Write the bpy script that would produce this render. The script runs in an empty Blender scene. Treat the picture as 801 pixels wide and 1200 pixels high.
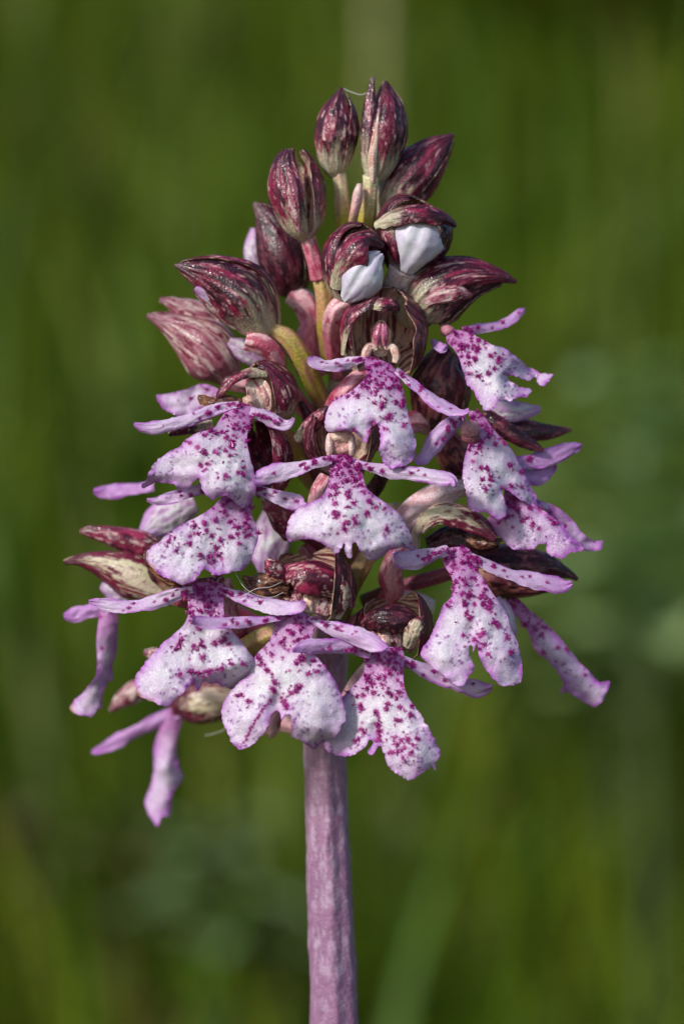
import bpy, math, random
import numpy as np
from mathutils import Vector
from mathutils.geometry import delaunay_2d_cdt

# ------------------------------------------------------------------ camera, sky, sun, exposure
S = 0.000112            # metres per photo pixel at the stem's depth
D = 3500.0              # camera distance from the stem axis, in the same pixels
H0 = 0.32               # height of the optical axis above the ground at the orchid
FOCUS_Z = 125.0
scene = bpy.context.scene
cam_d = bpy.data.cameras.new('camera'); cam = bpy.data.objects.new('camera', cam_d)
scene.collection.objects.link(cam); scene.camera = cam
cam.location = (0, -D * S, H0); cam.rotation_euler = (math.radians(90), 0, 0)
cam_d.sensor_fit = 'VERTICAL'; cam_d.sensor_height = 36.0; cam_d.sensor_width = 24.0
cam_d.lens = 36.0 * D / 1200.0
cam_d.clip_start = 0.01; cam_d.clip_end = 2000
cam_d.dof.use_dof = True
cam_d.dof.focus_distance = (D - FOCUS_Z) * S
cam_d.dof.aperture_fstop = 9.5
cam_d.dof.aperture_blades = 0

SUN_DIR = Vector((-0.60, -0.58, 0.52)).normalized()      # from the flower towards the sun
world = bpy.data.worlds.new('World'); scene.world = world; world.use_nodes = True
wn = world.node_tree
sky = wn.nodes.new('ShaderNodeTexSky'); sky.sky_type = 'NISHITA'; sky.sun_disc = False
sky.sun_elevation = math.asin(SUN_DIR.z)
sky.sun_rotation = math.atan2(SUN_DIR.x, SUN_DIR.y)
wn.links.new(sky.outputs[0], wn.nodes['Background'].inputs[0])
wn.nodes['Background'].inputs[1].default_value = 0.15
sun_d = bpy.data.lights.new('sun', 'SUN'); sun = bpy.data.objects.new('sun', sun_d)
scene.collection.objects.link(sun)
sun_d.energy = 3.6; sun_d.angle = math.radians(8); sun_d.color = (1.0, 0.965, 0.91)
sun.rotation_euler = SUN_DIR.to_track_quat('Z', 'Y').to_euler()
sun.location = SUN_DIR * 5
scene.view_settings.view_transform = 'Standard'; scene.view_settings.look = 'None'
scene.view_settings.gamma = 1; scene.view_settings.exposure = 0.0
scene.render.engine = 'CYCLES'
scene.cycles.use_denoising = True
scene.cycles.max_bounces = 8; scene.cycles.transparent_max_bounces = 4

# ------------------------------------------------------------------ helpers
rng = np.random.default_rng(11)
random.seed(5)
COL = scene.collection

def lin(*c):
    c = np.array(c, float) / 255.0
    return np.where(c <= 0.04045, c / 12.92, ((c + 0.055) / 1.055) ** 2.4)

def world_pts(p):
    """photo-scale point (x right, y down, z towards the viewer) -> metres"""
    p = np.asarray(p, float)
    k = (D - p[..., 2]) / D * S
    return np.stack([(p[..., 0] - 400.5) * k, -p[..., 2] * S, (600.0 - p[..., 1]) * k + H0], -1)

_T = np.random.default_rng(3).random((256, 256))
def vnoise(x, y, seed=0):
    x = np.asarray(x, float) + seed * 17.31; y = np.asarray(y, float) + seed * 9.77
    xi = np.floor(x).astype(int); yi = np.floor(y).astype(int)
    fx = x - xi; fy = y - yi
    fx = fx * fx * (3 - 2 * fx); fy = fy * fy * (3 - 2 * fy)
    a = _T[xi & 255, yi & 255]; b = _T[(xi + 1) & 255, yi & 255]
    c = _T[xi & 255, (yi + 1) & 255]; d = _T[(xi + 1) & 255, (yi + 1) & 255]
    return (a * (1 - fx) + b * fx) * (1 - fy) + (c * (1 - fx) + d * fx) * fy
def fbm(x, y, seed=0, o=3):
    s = 0; w = 0
    for k in range(o):
        s = s + vnoise(x * 2 ** k, y * 2 ** k, seed + k * 3) * 0.5 ** k; w += 0.5 ** k
    return s / w
def sstep(a, b, x):
    t = np.clip((x - a) / (b - a), 0, 1); return t * t * (3 - 2 * t)
def mix(a, b, f):
    return a * (1 - f[..., None]) + b * f[..., None]

def spline(pts, n=None, step=1.8, closed=False):
    P = np.asarray(pts, float)
    if closed: Q = np.vstack([P[-1], P, P[0], P[1]])
    else: Q = np.vstack([2 * P[0] - P[1], P, 2 * P[-1] - P[-2]])
    segs = len(P) if closed else len(P) - 1
    out = []
    for i in range(segs):
        p0, p1, p2, p3 = Q[i], Q[i + 1], Q[i + 2], Q[i + 3]
        t = np.linspace(0, 1, 24, endpoint=False)[:, None]
        out.append(0.5 * (2 * p1 + (p2 - p0) * t + (2 * p0 - 5 * p1 + 4 * p2 - p3) * t ** 2 + (3 * p1 - p0 - 3 * p2 + p3) * t ** 3))
    out = np.vstack(out + [P[:1] if closed else P[-1:]])
    dim = 3 if (P.shape[1] > 3) else P.shape[1]
    L = np.concatenate([[0], np.cumsum(np.linalg.norm(np.diff(out[:, :dim], axis=0), axis=1))])
    if n is None: n = max(6, int(L[-1] / step))
    s = np.linspace(0, L[-1], n + 1 if closed else n)
    r = np.stack([np.interp(s, L, out[:, k]) for k in range(out.shape[1])], 1)
    return r[:-1] if closed else r

# ------------------------------------------------------------------ materials
def new_mat(name):
    m = bpy.data.materials.new(name); m.use_nodes = True
    nt = m.node_tree; b = nt.nodes['Principled BSDF']
    return m, nt, b
def N(nt, t, **kw):
    n = nt.nodes.new(t)
    for k, v in kw.items(): setattr(n, k, v)
    return n
def petal_material(name, rough, transl, cell, bump, glint, fine_amp):
    m, nt, b = new_mat(name)
    at = N(nt, 'ShaderNodeAttribute', attribute_name='pigment')
    tc = N(nt, 'ShaderNodeTexCoord')
    vo = N(nt, 'ShaderNodeTexVoronoi'); vo.inputs['Scale'].default_value = cell
    no = N(nt, 'ShaderNodeTexNoise'); no.inputs['Scale'].default_value = cell * 0.6; no.inputs['Detail'].default_value = 2
    nt.links.new(tc.outputs['Object'], vo.inputs['Vector']); nt.links.new(tc.outputs['Object'], no.inputs['Vector'])
    # grain: each epidermis cell a little lighter or darker
    mr = N(nt, 'ShaderNodeMapRange'); mr.inputs['To Min'].default_value = 1 - fine_amp; mr.inputs['To Max'].default_value = 1 + fine_amp
    sx = N(nt, 'ShaderNodeSeparateColor'); nt.links.new(vo.outputs['Color'], sx.inputs[0]); nt.links.new(sx.outputs[0], mr.inputs['Value'])
    mul = N(nt, 'ShaderNodeVectorMath', operation='SCALE')
    nt.links.new(at.outputs['Color'], mul.inputs[0]); nt.links.new(mr.outputs[0], mul.inputs['Scale'])
    nt.links.new(mul.outputs[0], b.inputs['Base Color'])
    # roughness per cell gives the crystalline glints
    mr2 = N(nt, 'ShaderNodeMapRange'); mr2.inputs['To Min'].default_value = rough - glint; mr2.inputs['To Max'].default_value = rough + 0.15
    nt.links.new(sx.outputs[1], mr2.inputs['Value']); nt.links.new(mr2.outputs[0], b.inputs['Roughness'])
    add = N(nt, 'ShaderNodeMath', operation='ADD')
    nt.links.new(vo.outputs['Distance'], add.inputs[0]); nt.links.new(no.outputs[0], add.inputs[1])
    bp = N(nt, 'ShaderNodeBump'); bp.inputs['Strength'].default_value = bump; bp.inputs['Distance'].default_value = 0.00012
    nt.links.new(add.outputs[0], bp.inputs['Height']); nt.links.new(bp.outputs[0], b.inputs['Normal'])
    tr = N(nt, 'ShaderNodeBsdfTranslucent'); nt.links.new(mul.outputs[0], tr.inputs['Color'])
    mx = N(nt, 'ShaderNodeMixShader'); mx.inputs[0].default_value = transl
    nt.links.new(b.outputs[0], mx.inputs[1]); nt.links.new(tr.outputs[0], mx.inputs[2])
    nt.links.new(mx.outputs[0], nt.nodes['Material Output'].inputs['Surface'])
    return m
M_LIP = petal_material('lip_petal', 0.42, 0.26, 6000, 0.5, 0.30, 0.08)
M_SATIN = petal_material('bud_lip', 0.38, 0.14, 6500, 0.22, 0.2, 0.05)
M_SEP = petal_material('sepal_skin', 0.36, 0.10, 3800, 0.45, 0.15, 0.10)
M_OVA = petal_material('ovary_skin', 0.42, 0.10, 4200, 0.6, 0.22, 0.16)
M_STEM = petal_material('stem_skin', 0.55, 0.04, 3000, 0.5, 0.1, 0.10)
M_HAIR, nt_, b_ = new_mat('lip_hair')
oi = N(nt_, 'ShaderNodeTexNoise'); oi.inputs['Scale'].default_value = 900
rp = N(nt_, 'ShaderNodeValToRGB'); rp.color_ramp.elements[0].color = (*lin(122, 6, 90), 1); rp.color_ramp.elements[1].color = (*lin(190, 48, 156), 1)
nt_.links.new(oi.outputs[0], rp.inputs[0]); nt_.links.new(rp.outputs[0], b_.inputs['Base Color']); b_.inputs['Roughness'].default_value = 0.35
M_SILK, nt_, b_ = new_mat('silk')
oi = N(nt_, 'ShaderNodeTexNoise'); oi.inputs['Scale'].default_value = 300
rp = N(nt_, 'ShaderNodeValToRGB'); rp.color_ramp.elements[0].color = (.45, .43, .40, 1); rp.color_ramp.elements[1].color = (.75, .73, .7, 1)
nt_.links.new(oi.outputs[0], rp.inputs[0]); nt_.links.new(rp.outputs[0], b_.inputs['Base Color']); b_.inputs['Roughness'].default_value = 0.3

# ------------------------------------------------------------------ mesh makers (all in photo-scale coordinates)
def link(name, verts_w, faces, mat, parent, cols=None, smooth=True):
    loc = np.array(parent.matrix_world.translation) if parent else np.zeros(3)
    me = bpy.data.meshes.new(name)
    me.from_pydata((verts_w - loc).tolist(), [], faces if isinstance(faces, list) else faces.tolist())
    me.update()
    if cols is not None:
        ca = me.color_attributes.new('pigment', 'FLOAT_COLOR', 'POINT')
        c4 = np.ones((len(verts_w), 4), np.float32); c4[:, :3] = np.clip(cols, 0, 1)
        ca.data.foreach_set('color', c4.ravel())
    if smooth: me.polygons.foreach_set('use_smooth', [True] * len(me.polygons))
    me.materials.append(mat)
    o = bpy.data.objects.new(name, me); COL.objects.link(o)
    if parent: o.parent = parent
    return o
def empty(name, p, parent=None, label=None):
    o = bpy.data.objects.new(name, None); COL.objects.link(o)
    w = Vector(world_pts(p))
    o.location = w - (parent.matrix_world.translation if parent else Vector((0, 0, 0)))
    o.empty_display_size = 0.004
    if parent: o.parent = parent
    if label: o['label'] = label
    bpy.context.view_layer.update()
    return o
def vnormals(v, f):
    f = np.asarray(f); n = np.zeros_like(v)
    a = v[f[:, 0]]; b = v[f[:, 1]]; c = v[f[:, 2]]
    fn = np.cross(b - a, c - a)
    if f.shape[1] == 4: fn = fn + np.cross(c - a, v[f[:, 3]] - a)
    for k in range(f.shape[1]): np.add.at(n, f[:, k], fn)
    return n / (np.linalg.norm(n, axis=1, keepdims=True) + 1e-9)
def shell(name, v, f, th, c_out, c_in, mat, parent):
    """closed skin of thickness th below the surface v; th may be per vertex"""
    f = np.asarray(f); n = len(v)
    nr = vnormals(v, f)
    th = np.broadcast_to(np.asarray(th, float), (n,))
    v2 = v - nr * th[:, None]
    k = f.shape[1]
    e = np.vstack([np.stack([f[:, i], f[:, (i + 1) % k]], 1) for i in range(k)])
    key = np.sort(e, 1); _, idx, cnt = np.unique(key, axis=0, return_index=True, return_counts=True)
    be = e[idx[cnt == 1]]
    m = len(be); k0 = 2 * n + np.arange(m)
    rim = np.stack([k0, k0 + m, k0 + 2 * m, k0 + 3 * m], 1)
    faces = f.tolist() + (f[:, ::-1] + n).tolist() + rim.tolist()
    rv = np.vstack([v[be[:, 1]], v[be[:, 0]], v2[be[:, 0]], v2[be[:, 1]]])
    rc = np.vstack([c_out[be[:, 1]], c_out[be[:, 0]], c_in[be[:, 0]], c_in[be[:, 1]]])
    return link(name, world_pts(np.vstack([v, v2, rv])), faces, mat, parent, np.vstack([c_out, c_in, rc]))
def grid_faces(nu, nv, closed=False):
    i, j = np.meshgrid(np.arange(nu - 1), np.arange(nv if closed else nv - 1), indexing='ij')
    j2 = (j + 1) % nv
    return np.stack([i * nv + j, i * nv + j2, (i + 1) * nv + j2, (i + 1) * nv + j], -1).reshape(-1, 4)
def frames(c, ref):
    t = np.gradient(c, axis=0); t /= np.linalg.norm(t, axis=1, keepdims=True) + 1e-9
    ref = np.asarray(ref, float)
    if ref.ndim == 1: ref = np.broadcast_to(ref, c.shape)
    e1 = ref - (ref * t).sum(1, keepdims=True) * t
    e1 /= np.linalg.norm(e1, axis=1, keepdims=True) + 1e-9
    e2 = np.cross(t, e1)
    return t, e1, e2
def outward(v, f, want):
    """flip faces so that normals agree with want"""
    f = np.asarray(f); nr = vnormals(v, f)
    return f[:, ::-1] if (nr * want).sum() < 0 else f

# ---- pigments
VDARK, DARK, MID = lin(50, 12, 31), lin(84, 20, 46), lin(128, 30, 62)
PALE, PGREEN, PINK = lin(212, 184, 176), lin(198, 196, 150), lin(206, 112, 136)
WHITE, LILAC, VIOLET, MAG = lin(230, 227, 232), lin(208, 170, 214), lin(184, 96, 194), lin(150, 8, 116)
YGREEN, TAN = lin(178, 166, 66), lin(196, 160, 122)
_seed = [0]
def sd():
    _seed[0] += 1; return _seed[0]
def skin(kind):
    """returns pigment(u, t) for the outside of a sepal: u base->tip, t across -1..1"""
    s = sd()
    def dark(u, t):
        wu = u + .10 * (fbm(u * 6, t * 6, s + 60) - .5); wt = t + .22 * (fbm(u * 7, t * 7, s + 61) - .5)
        n = fbm(wu * 5, wt * 5, s); st = fbm(wu * 5, wt * 15, s + 40); g = fbm(wu * 15, wt * 15, s + 20)
        c = mix(VDARK, MID, sstep(.36, .72, n))
        c = mix(c, lin(176, 104, 120), sstep(.58, .70, st * .5 + g * .5 + .05 * (1 - u)) * .75)
        c = mix(c, PALE, sstep(.64, .74, st * .35 + g * .65 + .06 * (.5 - u)) * .8)
        c = mix(c, lin(196, 188, 158), sstep(.40, .08, u + .5 * (st - .5) + .2 * (n - .5)) * .92)
        vein = np.exp(-((np.abs(np.sin(t * 9 + .9 * (n - .5) * 3))) / .16) ** 2)
        c = mix(c, lin(56, 16, 34), vein * .55)
        return mix(c, VDARK, sstep(.78, 1.0, u + .3 * (n - .5)) * .85)
    def pale(u, t):
        n = fbm(u * 5, t * 5, s); st = fbm(u * 3, t * 16, s + 40); g = fbm(u * 14, t * 14, s + 20)
        c = mix(PGREEN, PALE, n)
        c = mix(c, MID, sstep(.50, .64, st * .7 + .35 * np.abs(t) - .05))
        c = mix(c, lin(104, 26, 54), sstep(.50, .62, g * .55 + .35 * u + .22 * np.abs(t)))
        return mix(c, DARK, sstep(.72, 1.0, u + .25 * (n - .5)) * .9)
    def red(u, t):
        wu = u + .2 * (fbm(u * 5, t * 5, s + 60) - .5); wt = t + .5 * (fbm(u * 5, t * 5, s + 61) - .5)
        n = fbm(wu * 5, wt * 5, s); g = fbm(wu * 10, wt * 10, s + 20); st = fbm(wu * 4, wt * 7, s + 9)
        c = mix(lin(104, 16, 48), lin(150, 46, 80), sstep(.3, .7, n))
        c = mix(c, VDARK, sstep(.48, .62, st) * .8)
        return mix(c, PALE, sstep(.60, .74, g) * .7)
    def rosy(u, t):
        n = fbm(u * 4, t * 5, s); g = fbm(u * 10, t * 14, s + 20)
        c = mix(lin(206, 178, 174), lin(158, 92, 108), sstep(.35, .65, n))
        c = mix(c, lin(116, 34, 60), sstep(.50, .66, g + .25 * (u - .5)))
        return mix(c, lin(112, 52, 74), sstep(.75, 1., u))
    def black(u, t):
        n = fbm(u * 6, t * 6, s); g = fbm(u * 14, t * 14, s + 20)
        c = mix(lin(44, 14, 28), lin(92, 28, 50), sstep(.35, .75, n))
        return mix(c, lin(160, 96, 104), sstep(.62, .76, g) * .6)
    def brown(u, t):
        n = fbm(u * 6, t * 6, s); g = fbm(u * 9, t * 9, s + 20)
        c = mix(lin(92, 24, 44), lin(156, 92, 88), sstep(.35, .65, n))
        c = mix(c, lin(176, 150, 120), sstep(.25, .05, u) * .8)
        return mix(c, VDARK, sstep(.52, .62, g) * .9)
    def inner(u, t):
        st = fbm(u * 1.5, t * 13, s); g = fbm(u * 9, t * 11, s + 4)
        c = mix(lin(226, 200, 176), lin(206, 170, 146), g)
        return mix(c, lin(112, 38, 54), sstep(.50, .60, st + .12 * (u - .4)))
    def wilt(u, t):
        n = fbm(u * 6, t * 9, s); g = fbm(u * 14, t * 20, s + 2)
        c = mix(lin(74, 36, 30), lin(150, 104, 72), sstep(.3, .7, n))
        return mix(c, lin(60, 20, 28), sstep(.5, .66, g))
    def tan(u, t):
        n = fbm(u * 5, t * 4, s); g = fbm(u * 3, t * 12, s + 20)
        c = mix(lin(226, 200, 184), lin(206, 160, 146), sstep(.35, .7, n))
        return mix(c, lin(150, 60, 80), sstep(.56, .68, g) * .7)
    def pinky(u, t):
        n = fbm(u * 5, t * 4, s)
        return mix(lin(190, 110, 140), lin(142, 44, 84), sstep(.35, .7, n))
    def lilac(u, t):
        n = fbm(u * 5, t * 4, s); g = fbm(u * 14, t * 10, s + 20)
        c = mix(mix(LILAC, WHITE, sstep(.3, .7, n)), VIOLET, sstep(.45, 1, np.abs(t)) * .6)
        c = mix(c, VIOLET, sstep(.6, 1., u) * .45)
        return mix(c, MAG, sstep(.66, .73, g) * sstep(1.0, .5, u) * .8)
    def white(u, t):
        n = fbm(u * 5, t * 5, s)
        return mix(lin(214, 212, 222), lin(196, 176, 208), np.clip(sstep(.4, .8, n) * .6 + .5 * np.exp(-(t / .06) ** 2) + .7 * sstep(.6, 1.2, np.abs(t)), 0, 1))
    return locals()[kind]

def sepal(parent, spine, nrm=(0, 0, 1), A=70, kind='dark', th=1.7, name='sepal', inner='inner', rough=1.0, ripple=1.2, mat=None, step=1.7, crease=0.0):
    """strip whose crest follows spine (x, y, z, half-width); cross-section an arc of half-angle A"""
    sp = spline(spine, step=step)
    nrm = np.asarray(nrm, float)
    if nrm.ndim == 2: nrm = np.stack([np.interp(np.linspace(0, 1, len(sp)), np.linspace(0, 1, len(nrm)), nrm[:, k]) for k in range(3)], 1)
    c, w = sp[:, :3], np.maximum(sp[:, 3], .6)
    t, n, a = frames(c, nrm)
    nv = max(7, int(2.4 * w.max() / step) + 1)
    A = math.radians(A); sA = math.sin(min(A, math.pi / 2))
    tt = np.linspace(-1, 1, nv); uu = np.linspace(0, 1, len(sp))
    U, Tt = np.meshgrid(uu, tt, indexing='ij')
    s = sd()
    wav = (fbm(U * 5, Tt * 2, s) - .5) * 3.2 * rough * np.minimum(w / 10, 1.4)[:, None] + (fbm(U * 9, Tt * 9, s + 5) - .5) * 1.6 * rough + .35 * np.sin(Tt * 16 + 4 * fbm(U * 3, Tt, s + 8)) - crease * np.exp(-((Tt - .15) / .14) ** 2) * sstep(.1, .4, U)
    ed = (vnoise(U * len(sp) / 5, 0 * U, s + 2) - .5) * ripple * np.abs(Tt) ** 6
    v = c[:, None] + a[:, None] * ((w[:, None] + ed) * np.sin(A * Tt) / sA)[..., None] + n[:, None] * (w[:, None] * (np.cos(A * Tt) - 1) / sA + wav)[..., None]
    v = v.reshape(-1, 3); f = grid_faces(len(sp), nv)
    f = outward(v, f, np.repeat(n, nv, axis=0))
    fu, ft = U.ravel(), Tt.ravel()
    ct = ft * (w.max() / 25.0)
    cu = fu * max(.5, len(sp) * step / 110.0)
    co = skin(kind)(fu, ct) if kind != 'lilac' else skin(kind)(fu, ft)
    ci = skin(inner)(fu, ct)
    m = mat or (M_SATIN if kind == 'white' else M_LIP if kind == 'lilac' else M_SEP)
    thv = th * (1 - .6 * np.abs(ft) ** 4)
    return shell(name, v, f, thv, co, ci, m, parent)

def hood(parent, axis, sectors, ref=(0, 0, 1), kind='dark', inner='inner', th=2.2, name='sepal', rough=1.0, flare=0.0, step=1.8, asp=1.0, ridge=1.0):
    """sepals as sectors round a bent axis (x, y, z, r); sector = (angle, half-angle, radius scale, length)"""
    sp = spline(axis, step=step); s0 = sd()
    c, r = sp[:, :3], np.maximum(sp[:, 3], .5)
    t, e1, e2 = frames(c, ref)
    for k, sec in enumerate(sectors):
        ph, ha, rs, ln = sec[:4]; kd = sec[4] if len(sec) > 4 else kind
        u0 = int(len(sp) * sec[6]) if len(sec) > 6 else 0
        n = max(6, int(len(sp) * ln)); nv = max(9, int(2 * math.radians(ha) * r.max() / step))
        tt = np.linspace(-1, 1, nv); uu = np.linspace(0, 1, len(sp))[u0:n]
        U, Tt = np.meshgrid(uu, tt, indexing='ij'); s = sd()
        # a sepal narrows towards its tip
        nar = 1 - .35 * sstep(.55, 1, U)
        ang = math.radians(ph) + math.radians(ha) * Tt * nar
        R = r[u0:n, None] * rs * (1 + .045 * Tt + flare * np.abs(Tt) ** 3 * U) + ((fbm(U * 4, Tt * 3, s) - .5) * 3.4 + (fbm(U * 9, Tt * 14, s + 3) - .5) * 2.4) * rough * (r[u0:n, None] / r.max()) ** .7
        # a keel down the middle of each sepal
        R = R + ridge * r[u0:n, None] * .05 * np.exp(-(Tt / .12) ** 2) - ridge * r[u0:n, None] * .02 * np.cos(Tt * 14) * np.minimum(1, U * 2)
        if len(sec) > 5: R = R + sec[5] * U ** 3
        v = c[u0:n, None] + (np.cos(ang)[..., None] * e1[u0:n, None] + asp * np.sin(ang)[..., None] * e2[u0:n, None]) * R[..., None]
        v = v.reshape(-1, 3); f = grid_faces(n - u0, nv)
        f = outward(v, f, v - np.repeat(c[u0:n], nv, axis=0))
        fu, ft = U.ravel(), Tt.ravel()
        cu = fu; ct = ft * math.radians(ha) * (.45 * r.max() + .55 * np.repeat(r[u0:n], nv)) / 28.0
        shell(name, v, f, th * (1 - .6 * np.abs(ft) ** 4), skin(kd)(cu, ct), skin(inner)(cu, ct), M_SEP, parent)

def tube(parent, pts, cols, name='ovary', ribs=6, amp=.07, twist=1.5, fleck=None, mat=None, nv=None, step=2.2, flk=.5, flen=12):
    sp = spline(pts, step=step); c, r = sp[:, :3], np.maximum(sp[:, 3], .4)
    t, e1, e2 = frames(c, (0, 0.2, 1) if abs(sp[-1, 2] - sp[0, 2]) < np.linalg.norm(sp[-1, :2] - sp[0, :2]) * 2 else (0, -1, 0.1))
    nv = nv or int(max(18, min(64, 2 * math.pi * r.max() / 2.0)))
    th = np.linspace(0, 2 * math.pi, nv, endpoint=False); uu = np.linspace(0, 1, len(sp))
    U, Th = np.meshgrid(uu, th, indexing='ij'); s = sd()
    R = r[:, None] * (1 + amp * np.cos(ribs * Th + twist * U * 2)) + (fbm(U * len(sp) / 9, Th * 2, s) - .5) * r[:, None] * .12
    v = (c[:, None] + (np.cos(Th)[..., None] * e1[:, None] + np.sin(Th)[..., None] * e2[:, None]) * R[..., None]).reshape(-1, 3)
    f = grid_faces(len(sp), nv, True); f = outward(v, f, v - np.repeat(c, nv, axis=0))
    cc = np.array(cols); q = np.linspace(0, 1, len(cc))
    fu = U.ravel(); ft = Th.ravel()
    col = np.stack([np.interp(fu + .1 * (fbm(fu * 6, ft, s + 3) - .5), q, cc[:, k]) for k in range(3)], 1)
    if fleck is not None:
        L = len(sp) * step
        g = fbm(fu * L / flen, np.abs(ft - math.pi) * r.max() / 4, s + 8); col = mix(col, fleck, sstep(.5, .66, g) * flk)
    col = col * (1 + rng.normal(0, .06, len(col)))[:, None]
    faces = f.tolist() + [list(range(nv))[::-1], list(range(len(v) - nv, len(v)))]
    return link(name, world_pts(v), faces, mat or M_OVA, parent, col)
PK = lin(206, 118, 138); PKL = lin(228, 186, 190); PKD = lin(172, 44, 82)
def ovary(parent, pts, style='pink', **kw):
    cols = {'pink': [PKL, PK, PK], 'pinkgreen': [lin(226, 176, 176), PK, YGREEN], 'green': [lin(190, 160, 110), YGREEN, lin(150, 138, 54), lin(128, 112, 52)],
            'pale': [lin(232, 214, 214), lin(226, 184, 192), PK], 'budstalk': [lin(216, 212, 172), lin(204, 190, 140), lin(190, 182, 62), lin(172, 168, 44), lin(150, 148, 44)],
            'dark': [lin(150, 70, 90), lin(110, 50, 66), lin(110, 96, 60)]}[style]
    return tube(parent, pts, cols, fleck=PKD if style in ('pink', 'pinkgreen', 'dark') else lin(206, 120, 130), flk=.85 if style in ('pink', 'pinkgreen') else .45, **kw)

def blob(parent, parts, name='column'):
    """the column: a few smooth lobes (x, y, z, rx, ry, rz, colour, dent) in one mesh"""
    V, F, C = [], [], []; off = 0
    for (x, y, z, rx, ry, rz, col, dent) in parts:
        nu, nv = 18, 26; s = sd()
        a = np.linspace(0.001, math.pi - .001, nu); b = np.linspace(0, 2 * math.pi, nv, endpoint=False)
        Aa, Bb = np.meshgrid(a, b, indexing='ij')
        d = np.stack([np.sin(Aa) * np.sin(Bb), -np.cos(Aa), np.sin(Aa) * np.cos(Bb)], -1)
        k = 1 - dent * np.exp(-((d[..., 0] / .45) ** 2 + ((d[..., 1] - .1) / .6) ** 2)) * (d[..., 2] > 0) + (fbm(Aa * 2, np.sin(Bb) * 2, s) - .5) * .3
        v = np.array([x, y, z]) + d * k[..., None] * np.array([rx, ry, rz])
        g = fbm(Aa * 3, np.cos(Bb) * 3 + d[..., 0] * 2, s + 1)
        c = mix(np.asarray(col), np.asarray(col) * .55 + .45 * np.array(lin(170, 90, 110)), sstep(.45, .7, g) * .6)
        v = v.reshape(-1, 3); f = grid_faces(nu, nv, True); f = outward(v, f, v - np.array([x, y, z]))
        V.append(v); F += (f + off).tolist(); C.append(c.reshape(-1, 3)); off += len(v)
    return link(name, world_pts(np.vstack(V)), F, M_OVA, parent, np.vstack(C))

def hairs(parent, pts, nrm, rad, name='lip_hair'):
    """little tufts of papillae standing on the lip: tapered three-sided spikes"""
    V, F = [], []
    for p, n, r in zip(pts, nrm, rad):
        for k in range(int(rng.integers(5, 10) if r > 1.7 else rng.integers(2, 4))):
            d = n * .7 + rng.normal(0, .85, 3); d[1] += .15; d = d if d @ n > .15 else d + n * (.4 - d @ n); d /= np.linalg.norm(d)
            b = p + rng.normal(0, r * .55, 3); L = rng.uniform(3.0, 6.5) * (1.0 if r > 1.7 else .65); q = rng.uniform(.55, .95)
            u = np.cross(d, [0.3, .9, .2]); u /= np.linalg.norm(u); w = np.cross(d, u)
            o = len(V)
            b = b - d * 1.2
            for m in range(3):
                an = m * 2.094; V.append(b + (u * math.cos(an) + w * math.sin(an)) * q)
            for m in range(3):
                an = m * 2.094; V.append(b + d * L * .75 + (u * math.cos(an) + w * math.sin(an)) * q * .75)
            V.append(b + d * (L + 1.2))
            for m in range(3):
                m2 = (m + 1) % 3
                F += [[o + m, o + m2, o + 3 + m2, o + 3 + m], [o + 3 + m, o + 3 + m2, o + 6]]
    if not V: return
    o = link(name, world_pts(np.array(V)), F, M_HAIR, parent, smooth=False)
    o['kind'] = 'stuff'
    return o

def inside(poly, p):
    x, y = p[:, 0], p[:, 1]; r = np.zeros(len(p), bool)
    px, py = poly[:, 0], poly[:, 1]; qx, qy = np.roll(px, -1), np.roll(py, -1)
    for a, b, c, d in zip(px, py, qx, qy):
        cr = (b > y) != (d > y)
        if cr.any():
            xi = (c - a) * (y - b) / (d - b + 1e-12) + a
            r ^= cr & (x < xi)
    return r
def edist(poly, p):
    out = np.full(len(p), 1e9)
    for i in range(0, len(p), 2000):
        q = p[i:i + 2000]
        out[i:i + 2000] = np.sqrt(((q[:, None] - poly[None]) ** 2).sum(-1).min(1))
    return out

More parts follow.
